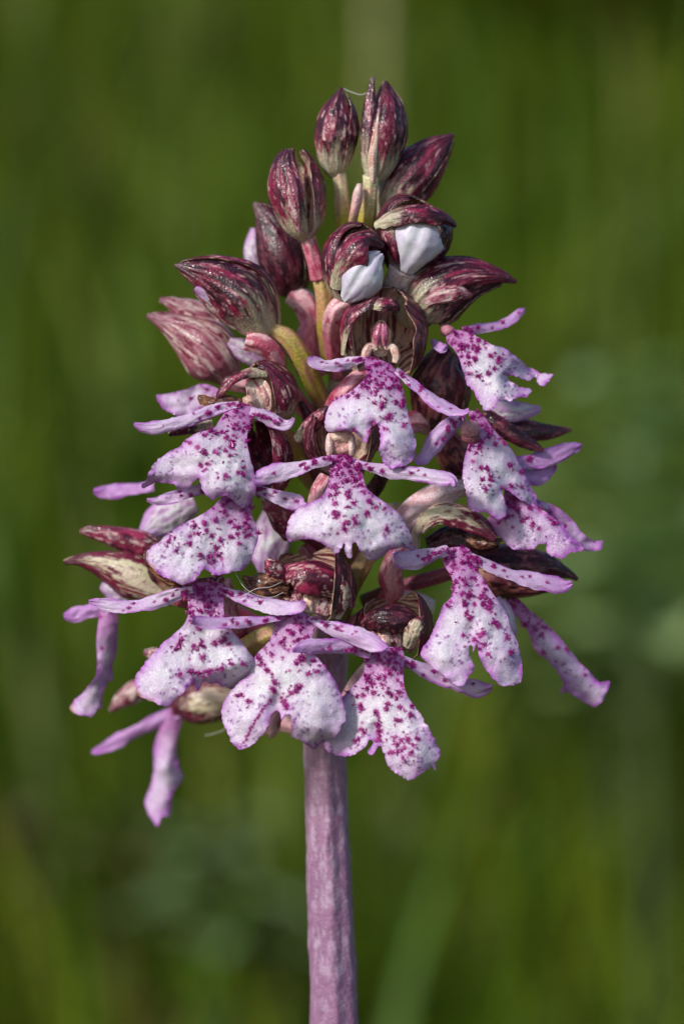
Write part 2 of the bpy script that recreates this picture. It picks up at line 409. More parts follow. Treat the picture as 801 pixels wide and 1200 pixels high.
def lip(parent, outline, neck, tip, drop=12, bumps=(), big=(), streaks=(), n_neck=70, n_mid=26, n_dot=70, crenate=.8, curl=3.0, hair=1.0, th=1.5, tint=0.0, violet=0.5, wave=4.5, side=0.0, name='lip', fold=0.0, creases=(), scorch=()):
    """the broad lip: outline in its own plane, laid on a bent, rippled surface with real thickness"""
    s = sd()
    ol = spline(outline, step=1.7, closed=True)
    L = np.arange(len(ol))
    tg = np.roll(ol, -1, 0) - np.roll(ol, 1, 0); tg /= np.linalg.norm(tg, axis=1, keepdims=True) + 1e-9
    nn = np.stack([tg[:, 1], -tg[:, 0]], 1)
    ax = np.array([tip[0] - neck[0], tip[1] - neck[1]], float); AL = np.linalg.norm(ax); ax /= AL; pe = np.array([-ax[1], ax[0]])
    so = ((ol - np.array(neck[:2])) @ ax) / AL
    ol = ol + nn * (((vnoise(L / 1.7, 0 * L, s) - .5) * 2.7 + (vnoise(L / 7.0, 0 * L, s + 3) - .5) * 2.4) * crenate * sstep(.35, .7, so))[:, None]
    st = 1.55
    x0, y0 = ol.min(0); x1, y1 = ol.max(0)
    gx, gy = np.meshgrid(np.arange(x0, x1, st), np.arange(y0, y1, st * .87))
    gx = gx + (np.arange(gx.shape[0]) % 2)[:, None] * st * .5
    g = np.stack([gx.ravel(), gy.ravel()], 1) + rng.normal(0, .12, (gx.size, 2))
    g = g[inside(ol, g)]; g = g[edist(ol, g) > .9]
    pts = [Vector(p) for p in np.vstack([ol, g])]
    n = len(ol)
    vv, _, ff, _, _, _ = delaunay_2d_cdt(pts, [(i, (i + 1) % n) for i in range(n)], [], 1, 1e-5)
    p = np.array([tuple(q) for q in vv]); f = np.array([q for q in ff if len(q) == 3])
    # depth
    rel = p - np.array(neck[:2]); sa = rel @ ax / AL; pp = rel @ pe
    ed = edist(ol, p)
    bend = tip[2] - neck[2]
    z = neck[2] + bend * np.sin(np.clip(sa, -.2, 1.3) * 1.25) / math.sin(1.25) - drop * (pp / 50.0) ** 2 + side * pp / 50.0
    for (bx, by, br, bz) in bumps: z = z + bz * np.exp(-(((p[:, 0] - bx) ** 2 + (p[:, 1] - by) ** 2) / br ** 2))
    z = z + (fbm(p[:, 0] / 26, p[:, 1] / 26, s) - .5) * wave * 2 + (fbm(p[:, 0] / 10, p[:, 1] / 10, s + 4) - .5) * .7
    z = z + curl * (fbm(p[:, 0] / 13, p[:, 1] / 13, s + 7, 2) * 2 - 1.08) * 1.6 * np.exp(-ed / 6.0) * sstep(.15, .5, sa)
    fan = np.arctan2(pp, np.maximum(sa, .02) * AL)
    z = z + .28 * np.sin(fan * 26 + 5 * fbm(p[:, 0] / 30, p[:, 1] / 30, s + 17)) * sstep(.3, .7, sa)
    z = z - fold * np.exp(-ed / 3.0)
    for (cx0, cy0, cx1, cy1, sl) in creases:
        L_ = math.hypot(cx1 - cx0, cy1 - cy0); dx, dy = (cx1 - cx0) / L_, (cy1 - cy0) / L_
        al = (p[:, 0] - cx0) * dx + (p[:, 1] - cy0) * dy; dd = -(p[:, 0] - cx0) * dy + (p[:, 1] - cy0) * dx
        z = z + sl * np.logaddexp(0, dd / 1.5) * 1.5 * sstep(-12, 4, al) * sstep(L_ + 12, L_ - 4, al)
    v = np.column_stack([p, z]); f = outward(v, f, np.array([[0, 0, 1.0]]))
    nr = vnormals(v, f)
    # pigment
    vio = (np.exp(-ed / 1.5) * .6 + np.exp(-ed / 8.0) * .62 * sstep(.35, .75, vnoise(p[:, 0] / 16, p[:, 1] / 16, s + 11))) * sstep(-.1, .4, sa)
    col = mix(WHITE, LILAC, np.clip(tint + .5 * np.exp(-ed / 12.0) + .5 * (fbm(p[:, 0] / 30, p[:, 1] / 30, s + 5) - .45), 0, 1))
    col = mix(col, VIOLET, np.clip(vio * (violet + .5) + .28 * sstep(.6, 1.0, sa) * vnoise(p[:, 0] / 10, p[:, 1] / 10, s + 15), 0, .95))
    col = mix(col, lin(180, 92, 172), sstep(.52, .05, sa) * .8)
    # faint veins fanning from the throat, and cell-to-cell grain
    vn = np.exp(-(np.sin(fan * 11 + 3 * fbm(p[:, 0] / 24, p[:, 1] / 24, s + 19)) / .22) ** 2)
    col = mix(col, lin(190, 130, 204), vn * .2 * sstep(.1, .4, sa))
    col = col * (1 + rng.normal(0, .075, len(p)))[:, None]
    for (bx, by, br) in scorch:
        col = mix(col, lin(168, 128, 72), np.exp(-((p[:, 0] - bx) ** 2 + (p[:, 1] - by) ** 2) / br ** 2) * sstep(6, 0, ed) * .9)
    # spots
    W = np.abs(pp).max() + 1
    sp = []
    def cand(k): return p[rng.integers(0, len(p), k)]
    def par(q): r_ = q - np.array(neck[:2]); return r_ @ ax / AL, r_ @ pe
    n_neck = int(n_neck * .8); n_mid = int(n_mid * .5)
    q = cand(n_neck * 8); a_, b_ = par(q)
    ok = (a_ < .42) & (rng.random(len(q)) < .25 + .75 * np.clip(1 - a_ / .42, 0, 1)); q = q[ok][:n_neck]
    sp += [(x, y, .7 + 1.9 * rng.random() ** 1.6, 0) for x, y in q]
    q = cand(n_mid * 10); a_, b_ = par(q)
    ok = (a_ > .2) & (a_ < .82) & (rng.random(len(q)) < np.exp(-(b_ / 20) ** 2)); q = q[ok][:n_mid]
    sp += [(x, y, .8 + 1.9 * rng.random() ** 1.6, 0) for x, y in q]
    n_dot = int(n_dot * 1.7); q = cand(n_dot * 5); a_, b_ = par(q)
    ok = (a_ > .46) & (rng.random(len(q)) < sstep(.35, .9, a_) + .4 * np.abs(b_) / W); q = q[ok][:n_dot]
    clus = vnoise(q[:, 0] / 13, q[:, 1] / 13, s + 31); q = q[clus > .46]
    sp += [(x, y, rng.uniform(.7, 1.6), 1) for x, y in q]
    sp += [(x, y, r_ * .95, 0) for x, y, r_ in big]
    for x, y, r_ in big:
        for _ in range(4): sp.append((x + rng.normal(0, 3.6), y + rng.normal(0, 3.6), rng.uniform(.45, 1.1), 0))
    for pts_ in streaks:
        for (x, y) in spline(pts_, step=2.2): sp.append((x + rng.normal(0, .5), y + rng.normal(0, .5), rng.uniform(1.0, 1.7), 0))
    sp = np.array(sp)
    jag = (fbm(p[:, 0] / 1.9, p[:, 1] / 1.9, s + 13, 2) - .5) * 3.0
    f0 = np.zeros(len(p)); f1 = np.zeros(len(p))
    for (x, y, r_, kd) in sp:
        dd = np.sqrt((p[:, 0] - x) ** 2 + (p[:, 1] - y) ** 2) + jag * min(1, r_ / 1.8)
        m = sstep(r_ + .7, r_ - .6, dd)
        if kd: f1 = np.maximum(f1, m)
        else: f0 = np.maximum(f0, m)
    hz = np.zeros(len(p))
    for (x, y, r_, kd) in sp:
        if not kd and r_ > 1.2: hz = np.maximum(hz, np.exp(-((p[:, 0] - x) ** 2 + (p[:, 1] - y) ** 2) / (r_ * 2.1) ** 2))
    col = mix(col, lin(182, 100, 178), hz * .55)
    col = mix(col, lin(132, 36, 142), f1 * .8)
    col = mix(col, MAG, f0 * .96)
    cin = mix(LILAC, VIOLET, np.clip(np.exp(-ed / 8.0) * .6 + .15, 0, 1))
    o = shell(name, v, f, th * (.3 + .7 * sstep(0, 4, ed)), col, cin, M_LIP, parent)
    # hair tufts
    if hair > 0:
        hs = sp[(sp[:, 3] == 0) & (sp[:, 2] > .7) & (rng.random(len(sp)) < .85 * hair)]
        idx = [int(((p - h[:2]) ** 2).sum(1).argmin()) for h in hs]
        hairs(parent, v[idx], nr[idx], hs[:, 2])
    return o

def arm(parent, pts, nrm=(0, -.25, 1), A=36, th=1.4, dots=10, name='lip_arm', tint=.2, hair=True):
    """narrow side lobe of the lip"""
    sp = spline(pts, step=1.5); s = sd()
    c, w = sp[:, :3], np.maximum(sp[:, 3], .8)
    uu = np.linspace(0, 1, len(sp))
    w = w * (1 + .28 * (vnoise(uu * len(sp) / 9, 0 * uu, s) - .5) + .1 * (vnoise(uu * len(sp) / 2.5, 0 * uu, s + 1) - .5))
    t, n, a = frames(c, nrm)
    nv = max(9, int(2.2 * w.max() / 1.4)); tt = np.linspace(-1, 1, nv)
    U, Tt = np.meshgrid(uu, tt, indexing='ij')
    Ar = math.radians(A); sA = math.sin(Ar)
    tw = (vnoise(uu * 2.2, 0 * uu, s + 6) - .5) * 1.1
    n, a = n * np.cos(tw)[:, None] + a * np.sin(tw)[:, None], a * np.cos(tw)[:, None] - n * np.sin(tw)[:, None]
    wav = (fbm(U * 3.5, Tt * 1.4, s) - .5) * 7 + (fbm(U * 14, Tt * 4, s + 3) - .5) * 1.0
    jit = 1 + .10 * (vnoise(U * len(sp) / 3, np.sign(Tt) * 3 + 5, s + 21) - .5) * np.abs(Tt) ** 4
    v = c[:, None] + a[:, None] * (w[:, None] * jit * np.sin(Ar * Tt) / sA)[..., None] + n[:, None] * (w[:, None] * (np.cos(Ar * Tt) - 1) / sA + wav)[..., None]
    v = v.reshape(-1, 3); f = outward(v, grid_faces(len(sp), nv), np.repeat(n, nv, axis=0))
    fu, ft = U.ravel(), Tt.ravel()
    col = mix(WHITE, LILAC, np.clip(.25 + tint + (fbm(fu * 4, ft, s + 2) - .4), 0, 1))
    col = mix(col, VIOLET, np.clip(sstep(.55, 1, np.abs(ft)) * .9 * sstep(.3, .8, vnoise(fu * 7, ft * 1.2, s + 12)) + .15 + sstep(.8, 1, fu) * .5 + tint * .3, 0, .9))
    L = len(sp) * 1.5
    xs = fu * L; ys = ft * np.repeat(w, nv)
    f0 = np.zeros(len(fu)); jag = (fbm(xs / 1.9, ys / 1.9, s + 9, 2) - .5) * 2.4
    spots = []
    for _ in range(dots):
        q = min(.85, abs(rng.normal(.12, .32))); spots.append((q * L, rng.normal(0, .3) * np.interp(q, uu, w), rng.uniform(1.1, 2.7) * (1.25 - q * .7)))
    for (x, y, r_) in spots:
        f0 = np.maximum(f0, sstep(r_ + .7, r_ - .6, np.sqrt(((xs - x) / 1.35) ** 2 + (ys - y) ** 2) + jag))
    col = mix(col, MAG, f0 * .96)
    o = shell(name, v, f, th * (1 - .7 * np.abs(ft) ** 3), col, mix(LILAC, VIOLET, np.full(len(fu), .35)), M_LIP, parent)
    if hair and spots:
        big = [q for q in spots if q[2] > 1.3]
        idx = [int(((xs - q[0]) ** 2 + (ys - q[1]) ** 2).argmin()) for q in big]
        nr = np.repeat(n, nv, axis=0)
        hairs(parent, v[idx], nr[idx], [q[2] * .8 for q in big])
    return o
# ------------------------------------------------------------------ ground, meadow bank and grass behind the orchid
def hill(x, y):
    x = np.asarray(x, float); y = np.asarray(y, float)
    d = np.maximum(0, y - .55)
    h = 7.0 * (1 - np.exp(-.66 * d / 7.0)) * sstep(.0, .5, d)
    h = h + .06 * (fbm(x * 1.3 + 40, y * 1.3 + 40, 7) - .5) * sstep(.2, 1.0, y) + .8 * (fbm(x * .05 + 50, y * .05 + 50, 9) - .5) * sstep(4, 30, np.abs(y) + np.abs(x))
    return h
def ground_material():
    m, nt, b = new_mat('meadow_soil')
    tc = N(nt, 'ShaderNodeTexCoord')
    n1 = N(nt, 'ShaderNodeTexNoise'); n1.inputs['Scale'].default_value = 3.0; n1.inputs['Detail'].default_value = 6
    nt.links.new(tc.outputs['Object'], n1.inputs['Vector'])
    r = N(nt, 'ShaderNodeValToRGB'); e = r.color_ramp.elements
    e[0].position = .35; e[0].color = (.035, .045, .006, 1); e[1].position = .7; e[1].color = (.060, .055, .020, 1)
    nt.links.new(n1.outputs[0], r.inputs[0]); nt.links.new(r.outputs[0], b.inputs['Base Color']); b.inputs['Roughness'].default_value = .95
    bp = N(nt, 'ShaderNodeBump'); bp.inputs['Strength'].default_value = .6; bp.inputs['Distance'].default_value = .02
    n2 = N(nt, 'ShaderNodeTexNoise'); n2.inputs['Scale'].default_value = 60; nt.links.new(tc.outputs['Object'], n2.inputs['Vector'])
    nt.links.new(n2.outputs[0], bp.inputs['Height']); nt.links.new(bp.outputs[0], b.inputs['Normal'])
    return m
def leaf_material(name, transl=.28, rough=.5):
    m, nt, b = new_mat(name)
    at = N(nt, 'ShaderNodeAttribute', attribute_name='pigment')
    tc = N(nt, 'ShaderNodeTexCoord'); no = N(nt, 'ShaderNodeTexNoise'); no.inputs['Scale'].default_value = 180
    nt.links.new(tc.outputs['Object'], no.inputs['Vector'])
    mr = N(nt, 'ShaderNodeMapRange'); mr.inputs['To Min'].default_value = .8; mr.inputs['To Max'].default_value = 1.2
    nt.links.new(no.outputs[0], mr.inputs['Value'])
    mu = N(nt, 'ShaderNodeVectorMath', operation='SCALE'); nt.links.new(at.outputs['Color'], mu.inputs[0]); nt.links.new(mr.outputs[0], mu.inputs['Scale'])
    nt.links.new(mu.outputs[0], b.inputs['Base Color']); b.inputs['Roughness'].default_value = rough
    tr = N(nt, 'ShaderNodeBsdfTranslucent'); nt.links.new(mu.outputs[0], tr.inputs['Color'])
    mx = N(nt, 'ShaderNodeMixShader'); mx.inputs[0].default_value = transl
    nt.links.new(b.outputs[0], mx.inputs[1]); nt.links.new(tr.outputs[0], mx.inputs[2]); nt.links.new(mx.outputs[0], nt.nodes['Material Output'].inputs['Surface'])
    return m
M_GROUND = ground_material(); M_GRASS = leaf_material('grass_leaf', .2, .6); M_LEAF = leaf_material('herb_leaf', .22, .55); M_DRY = leaf_material('dry_stalk', .05, .7)
q_ = np.sinh(np.linspace(-1, 1, 141) * 7.2) / math.sinh(7.2) * 900
gx, gy = np.meshgrid(q_, q_ + .8, indexing='ij')
gv = np.stack([gx, gy, hill(gx, gy)], -1).reshape(-1, 3)
g_o = link('ground', gv, outward(gv, grid_faces(141, 141), np.array([[0, 0, 1.0]])), M_GROUND, None); g_o['kind'] = 'structure'

def blades(name, x, y, hgt, wid, col, lean, segs=4, label='', cat='grass'):
    n = len(x); z = hill(x, y)
    az = rng.uniform(0, 2 * math.pi, n); ln = rng.uniform(.1, 1, n) * lean
    u = np.linspace(0, 1, segs + 1)
    bx = x[:, None] + np.cos(az)[:, None] * ln[:, None] * hgt[:, None] * u ** 2
    by = y[:, None] + np.sin(az)[:, None] * ln[:, None] * hgt[:, None] * u ** 2
    bz = z[:, None] - .01 + hgt[:, None] * (u * (1 - .35 * ln[:, None] * u))
    w = wid[:, None] * (1 - u ** 2.2) * .5 + .0002
    wa = az + rng.uniform(.9, 2.2, n)
    L = np.stack([bx - np.cos(wa)[:, None] * w, by - np.sin(wa)[:, None] * w, bz], -1)
    R = np.stack([bx + np.cos(wa)[:, None] * w, by + np.sin(wa)[:, None] * w, bz], -1)
    V = np.stack([L, R], 2).reshape(-1, 3)
    k = (segs + 1) * 2
    base = (np.arange(n) * k)[:, None, None]; s_ = (np.arange(segs) * 2)[None, :, None]
    F = (base + s_ + np.array([0, 1, 3, 2])[None, None]).reshape(-1, 4)
    C = np.repeat(col, k, axis=0)
    o = link(name, V, F, M_GRASS, None, C); o['kind'] = 'stuff'; o['label'] = label; o['category'] = cat
    return o
def scatter(n, x0, x1, y0, y1):
    return rng.uniform(x0, x1, n), rng.uniform(y0, y1, n)
GREENS = np.array([lin(98, 128, 10), lin(86, 120, 12), lin(114, 132, 8), lin(80, 112, 16), lin(120, 132, 20)])
def gcol(x, y, n):
    a = fbm(x * 2.2 + 30, y * 2.2 + 30, 21); c = GREENS[rng.integers(0, 5, n)]
    c = mix(c, lin(132, 138, 4), sstep(.45, .7, fbm(x * 1.6 + 9, y * 1.1 + 80, 22)) * .55)
    c = mix(c, lin(122, 108, 62), (rng.random(n) < .06 + .18 * sstep(.5, .7, a)).astype(float) * .8)
    return c * rng.uniform(.8, 1.12, n)[:, None]
n = 26000; x, y = scatter(n, -.75, .75, .75, 2.4)
blades('meadow_grass', x, y, rng.uniform(.09, .24, n), rng.uniform(.003, .0075, n), gcol(x, y, n), .9, label='dense green meadow grass on the bank behind the orchid')
n = 16000; x, y = scatter(n, -3.2, 3.2, .75, 4.6); k = (np.abs(x) > .75) | (y > 2.4); x, y = x[k], y[k]; n = len(x)
blades('meadow_grass', x, y, rng.uniform(.1, .28, n), rng.uniform(.006, .014, n), gcol(x, y, n), .9, label='coarse meadow grass higher up and beside the bank')
n = 9000; x, y = scatter(n, -1.4, 1.4, -.25, .8)
blades('short_grass', x, y, rng.uniform(.03, .10, n), rng.uniform(.002, .005, n), gcol(x, y, n), .9, label='short grass round the foot of the orchid')

def px_at(px, py, Y):
    """point seen at photo position px, py lying Y metres beyond the stem"""
    k = (D * S + Y) / D
    return np.array([(px - 400.5) * k, Y, H0 + (600 - py) * k])
def thing(name, loc, label, cat, group=None):
    o = bpy.data.objects.new(name, None); COL.objects.link(o); o.location = loc; o.empty_display_size = .02
    o['label'] = label; o['category'] = cat
    if group: o['group'] = group
    bpy.context.view_layer.update(); return o
def rod(parent, pts, cols, name, mat, sides=8, step=.02):
    sp = spline(pts, step=step); c, r = sp[:, :3], sp[:, 3]
    t, e1, e2 = frames(c, (0.3, -1, .1)); th = np.linspace(0, 2 * math.pi, sides, endpoint=False)
    v = (c[:, None] + (np.cos(th)[None, :, None] * e1[:, None] + np.sin(th)[None, :, None] * e2[:, None]) * r[:, None, None]).reshape(-1, 3)
    u = np.repeat(np.linspace(0, 1, len(sp)), sides); cc = np.array(cols)
    col = np.stack([np.interp(u, np.linspace(0, 1, len(cc)), cc[:, k]) for k in range(3)], 1)
    f = outward(v, grid_faces(len(sp), sides, True), v - np.repeat(c, sides, axis=0))
    return link(name, v, f.tolist() + [list(range(sides))[::-1], list(range(len(v) - sides, len(v)))], mat, parent, col)
def leaf(parent, base, d, length, width, col, name='leaf', sag=.25, mat=None):
    nu, nv = 9, 5; d = np.array(d, float); d /= np.linalg.norm(d)
    side = np.cross(d, [0, 0, 1.0]); side /= np.linalg.norm(side) + 1e-9; up = np.cross(side, d)
    u = np.linspace(0, 1, nu)[:, None]; t = np.linspace(-1, 1, nv)[None]
    w = width * .5 * np.sin(np.pi * np.clip(u * .93 + .05, 0, 1)) ** .8
    P = np.array(base) + d * (u * length)[..., None] + side * (w * t)[..., None] + up * (-sag * length * u ** 2 + w * .5 * t ** 2)[..., None] + np.array([0, 0, -sag * length * .3]) * (u ** 2)[..., None]
    v = P.reshape(-1, 3); f = outward(v, grid_faces(nu, nv), np.array([[0, 0, 1.0]]) + 0 * v)
    nr = vnormals(v, f); v2 = v - nr * .0004; n = len(v)
    return link(name, np.vstack([v, v2]), f.tolist() + (f[:, ::-1] + n).tolist(), mat or M_LEAF, parent, np.tile(col, (2 * n, 1)) * rng.uniform(.85, 1.15))
def stalk_thing(name, p0, p1, r, cols, label, cat, bow=(0, 0, 0), ear=None, group=None):
    """p0 foot, p1 tip (metres)"""
    foot = np.array([p0[0], p0[1], hill(p0[0], p0[1]) - .01])
    t = thing(name, foot, label, cat, group)
    mid = (foot + p1) / 2 + np.array(bow)
    rod(t, [(*foot, r), (*mid, r * .85), (*p1, r * .55)], cols, 'stem', M_DRY)
    if ear:
        d = p1 - mid; d /= np.linalg.norm(d)
        for k in range(ear):
            a = k * 2.4
            leaf(t, p1 - d * .006 * k, d + np.array([math.cos(a), math.sin(a), 0]) * .5, .016, .005, np.array(cols[-1]), 'spikelet', .1, M_DRY)
    return t
DRY = [lin(112, 96, 66), lin(126, 112, 78), lin(150, 140, 100)]
# pale stalk rising behind the topmost buds, brown stalk at the right
a = px_at(446, 330, 1.15); b = px_at(440, -160, 1.2); stalk_thing('dry_stalk', a, b, .0062, [lin(120, 116, 60), lin(140, 136, 80), lin(150, 144, 92)], 'pale straw-coloured stalk rising behind the topmost buds', 'stalk', ear=5)
a = px_at(580, 1180, .80); b = px_at(598, 520, 1.0); stalk_thing('dry_stalk', a, b, .0125, [lin(132, 106, 74), lin(126, 104, 66), lin(112, 106, 50)], 'thick brown dead stalk standing right of the orchid stem', 'stalk', ear=6)
a = px_at(770, 620, 1.2); b = px_at(778, 330, 1.25); stalk_thing('dry_stalk', a, b, .011, [lin(96, 86, 50), lin(104, 88, 56), lin(110, 92, 60)], 'brown seed stalk among the grass behind the grey-green herb', 'stalk', ear=6)
# broad slanting blade crossing behind the stem
foot = px_at(420, 1160, .56); tipp = px_at(588, 860, .72)
t = thing('grass_blade', (foot[0], foot[1], float(hill(foot[0], foot[1])) - .005), 'single broad green blade slanting to the right beside the orchid stem', 'grass blade')
nu = 24; u = np.linspace(0, 1, nu)[:, None]; c0 = np.array(t.location)
cen = c0 * (1 - u) ** 2 + 2 * u * (1 - u) * (foot + np.array([-.012, -.02, -.02])) + u ** 2 * tipp
w = .0036 * (1 - u ** 3) + .0004
v = np.stack([cen - np.array([1, .2, .55]) * w, cen + np.array([0, .004, 0]), cen + np.array([1, .2, .55]) * w], 1).reshape(-1, 3)
f = grid_faces(nu, 3); v2 = v + np.array([0, .0006, 0])
link('blade', np.vstack([v, v2]), f.tolist() + (f[:, ::-1] + len(v)).tolist(), M_LEAF, t, np.tile(lin(92, 120, 44), (2 * len(v), 1)))
def herb(px, py, Y, n, size, col, label):
    p = px_at(px, py, Y); foot = np.array([p[0], p[1], float(hill(p[0], p[1])) - .01])
    t = thing('meadow_herb', foot, label, 'herb', 'herbs in the meadow')
    rod(t, [(*foot, .003), (*((foot + p) / 2 + [.004, 0, 0]), .0026), (*(p + [0, 0, size * .6]), .0015)], [lin(70, 84, 40), lin(84, 100, 54)], 'stem', M_LEAF)
    for k in range(n):
        u = (k + .5) / n; a = k * 2.39996
        b = foot + (p + np.array([0, 0, size * .6]) - foot) * (.68 + .32 * u)
        leaf(t, b, (math.cos(a), math.sin(a), .35), size * (1.15 - .5 * u) * rng.uniform(.8, 1.15), size * .5 * (1.1 - .4 * u), col)
herb(748, 560, .72, 22, .066, lin(158, 182, 118), 'tall grey-green leafy herb right of the flower spike')
herb(705, 730, .80, 18, .058, lin(138, 162, 92), 'lower green leafy herb in front of the grey-green one')
herb(250, 1045, .75, 14, .044, lin(118, 140, 92), 'small blue-green herb left of the orchid stem')
herb(45, 1065, .85, 16, .058, lin(140, 124, 92), 'withered brownish herb low in the grass left of the blue-green one')
herb(640, 70, 1.35, 22, .11, lin(172, 174, 8), 'yellow-green leafy herb high on the bank')
herb(120, 150, 1.5, 14, .09, lin(72, 98, 34), 'dark green leafy herb high on the bank')

# ------------------------------------------------------------------ the orchid
ORCHID = empty('orchid', (420, 600 + H0 / S, 0))
ORCHID['label'] = 'purple and white spotted orchid in bloom on a mauve stem'; ORCHID['category'] = 'orchid'
def F(x, y, z, label=None, name='flower'): return empty(name, (x, y, z), ORCHID, label)
def zz(pts, z0, z1):
    n = len(pts); return [(p[0], p[1], z0 + (z1 - z0) * i / (n - 1), p[2]) for i, p in enumerate(pts)]
# stem: ribbed, mauve, narrowing into the rachis
tube(ORCHID, [(420, 3460, 0, 36), (410, 2200, 0, 33), (399, 1500, 0, 30), (392, 1200, 0, 27.5), (386, 1040, 0, 25.5), (381, 880, 0, 24), (384, 800, 0, 22), (394, 640, 0, 18), (398, 480, 0, 15), (406, 360, 2, 12), (414, 290, 5, 9), (416, 240, 10, 5)],
     [lin(150, 96, 118)] + [lin(144, 102, 134)] * 17 + [lin(160, 120, 140), lin(136, 90, 92), lin(140, 100, 80), lin(150, 136, 70), lin(168, 156, 70)], name='stem', ribs=7, amp=.045, twist=.3, fleck=lin(186, 164, 186), mat=M_STEM, nv=84, step=2.6, flk=.5, flen=11)
for base, d, L in (((.006, .004), (-1, -.3, .7), .13), ((.0, -.004), (.9, -.5, .8), .12), ((.004, .006), (.5, .9, .8), .13), ((-.002, .002), (-.6, .8, .9), .11)):
    leaf(ORCHID, (base[0] + ORCHID.location.x, base[1], .012), d, L, .042, lin(70, 104, 40), 'basal_leaf', .3)

CL = [(0, 75, 1.0, 1.0), (120, 66, .97, 1.0), (240, 66, .985, .97)]          # closed bud: three sepals
OP = [(180, 66, 1.0, .96), (104, 58, 1.04, .98), (256, 58, 1.04, 1.0)]        # open towards the front
# ---------------- buds at the top
f = F(401, 262, 20, name='bud'); hood(f, [(394, 208, 40, 7), (393, 190, 42, 18), (395, 158, 44, 25), (398, 130, 43, 20), (401, 103, 42, 3)], [(25, 70, 1, 1), (145, 66, .97, 1), (262, 66, .98, .96)])
ovary(f, [(397, 203, 42, 8.5), (400, 225, 40, 8.5), (401, 245, 36, 9.5), (404, 275, 25, 9), (409, 310, 8, 8)], 'budstalk')
f = F(430, 270, 20, name='bud'); hood(f, [(438, 214, 50, 7), (442, 195, 52, 19), (450, 155, 54, 27), (453, 125, 53, 20), (451, 95, 52, 3)], [(-15, 70, 1, 1), (105, 66, .97, 1), (225, 66, .98, .96)])
sepal(f, [(433, 208, 70, 7), (428, 170, 77, 10), (430, 130, 76, 9), (436, 90, 66, 2.5)], (-.5, 0, 1), 60, 'dark')
sepal(f, [(436, 214, 72, 3), (436, 185, 80, 5), (440, 155, 82, 3.5), (443, 132, 78, 1)], (-.1, 0, 1), 50, 'tan', name='petal')
ovary(f, [(434, 206, 60, 9.5), (433, 235, 54, 8.5), (429, 262, 42, 10.5), (422, 300, 12, 9)], 'budstalk')
f = F(450, 250, 10, name='bud'); hood(f, [(450, 254, 20, 12), (464, 230, 22, 27), (486, 205, 24, 31), (510, 178, 24, 20), (532, 158, 24, 3)], [(20, 75, 1, 1), (140, 66, .97, 1), (255, 66, .98, .97)])
ovary(f, [(454, 248, 20, 11), (442, 275, 14, 10), (424, 320, 5, 8)], 'budstalk')
tube(f, [(421, 216, 70, 3), (419, 228, 74, 6), (415, 248, 72, 5.5), (411, 270, 60, 5)], [lin(226, 196, 190), lin(214, 160, 160), YGREEN], name='bract', ribs=3, amp=.1)
f = F(358, 280, 50, name='bud'); hood(f, [(358, 281, 60, 8), (355, 264, 62, 23), (349, 228, 64, 33), (344, 195, 62, 27), (342, 173, 60, 12)], [(42, 56, 1, .98), (150, 66, .97, 1), (262, 66, .99, .97), ])
sepal(f, [(350, 272, 92, 3), (345, 250, 101, 6), (342, 225, 102, 7), (343, 205, 96, 3)], (-.1, 0, 1), 40, 'rosy', name='petal')
ovary(f, [(359, 273, 60, 9), (367, 300, 55, 9), (375, 326, 48, 11)], 'pink')
ovary(f, [(375, 322, 46, 10), (381, 350, 44, 11), (384, 385, 32, 12), (390, 430, 14, 12)], 'green')
f = F(340, 345, -10, name='bud'); hood(f, [(336, 346, -10, 12), (338, 325, -6, 27), (332, 295, -4, 31), (318, 262, -4, 21), (298, 237, -4, 3)], [(15, 75, 1, 1), (135, 66, .97, 1), (250, 66, .98, .97)], kind='black')
sepal(f, [(308, 322, -20, 4), (295, 297, -16, 12), (300, 268, -16, 7)], (-.3, 0, 1), 50, 'lilac', name='lip')
ovary(f, [(343, 344, -2, 13), (357, 356, 2, 14), (364, 378, 6, 13), (360, 402, 8, 12), (378, 440, 4, 10)], 'pink')
# ---------------- two buds just opening, white lip showing
f = F(470, 325, 60, 'opening bud with a bulging white lip under a dark hood', 'bud')
hood(f, [(468, 322, 62, 12), (474, 300, 66, 32), (484, 274, 72, 44), (490, 250, 80, 38), (496, 238, 84, 16)], [(175, 70, 1, .97), (100, 62, 1.02, .99), (268, 56, 1.0, .98)], kind='black')
sepal(f, [(476, 320, 94, 12), (485, 303, 110, 29), (494, 284, 118, 35), (500, 266, 114, 30), (503, 252, 102, 10)], (.15, .15, 1), 84, 'white', name='lip', rough=.6, crease=2.2)
sepal(f, [(438, 262, 96, 7), (462, 248, 112, 13), (494, 243, 118, 14), (520, 250, 112, 12), (535, 264, 102, 4)], (0, -.75, .7), 75, 'dark', ripple=4)
sepal(f, [(448, 258, 96, 8), (452, 275, 104, 12), (460, 295, 104, 9), (464, 310, 98, 4)], (-.6, 0, .8), 65, 'dark')
ovary(f, [(472, 314, 76, 17), (463, 332, 66, 14), (445, 365, 34, 11), (415, 410, 8, 9)], 'pale')
f = F(410, 350, 80, 'opening bud, white lip half covered by a mottled round hood', 'bud')
hood(f, [(416, 355, 78, 9), (412, 337, 84, 27), (413, 306, 92, 35), (422, 282, 98, 28), (432, 269, 102, 12)], [(180, 66, 1, 1), (100, 62, 1.03, 1), (275, 50, 1.0, .98)], kind='dark')
sepal(f, [(404, 354, 112, 9), (416, 342, 126, 24), (429, 323, 132, 28), (441, 306, 126, 20), (448, 297, 116, 7)], (.1, .2, 1), 80, 'white', name='lip', rough=.6, crease=2.2)
sepal(f, [(389, 338, 108, 8), (394, 312, 122, 17), (407, 289, 130, 25), (430, 277, 126, 18), (450, 288, 112, 4)], (-.4, -.45, .8), 80, 'dark', ripple=3)
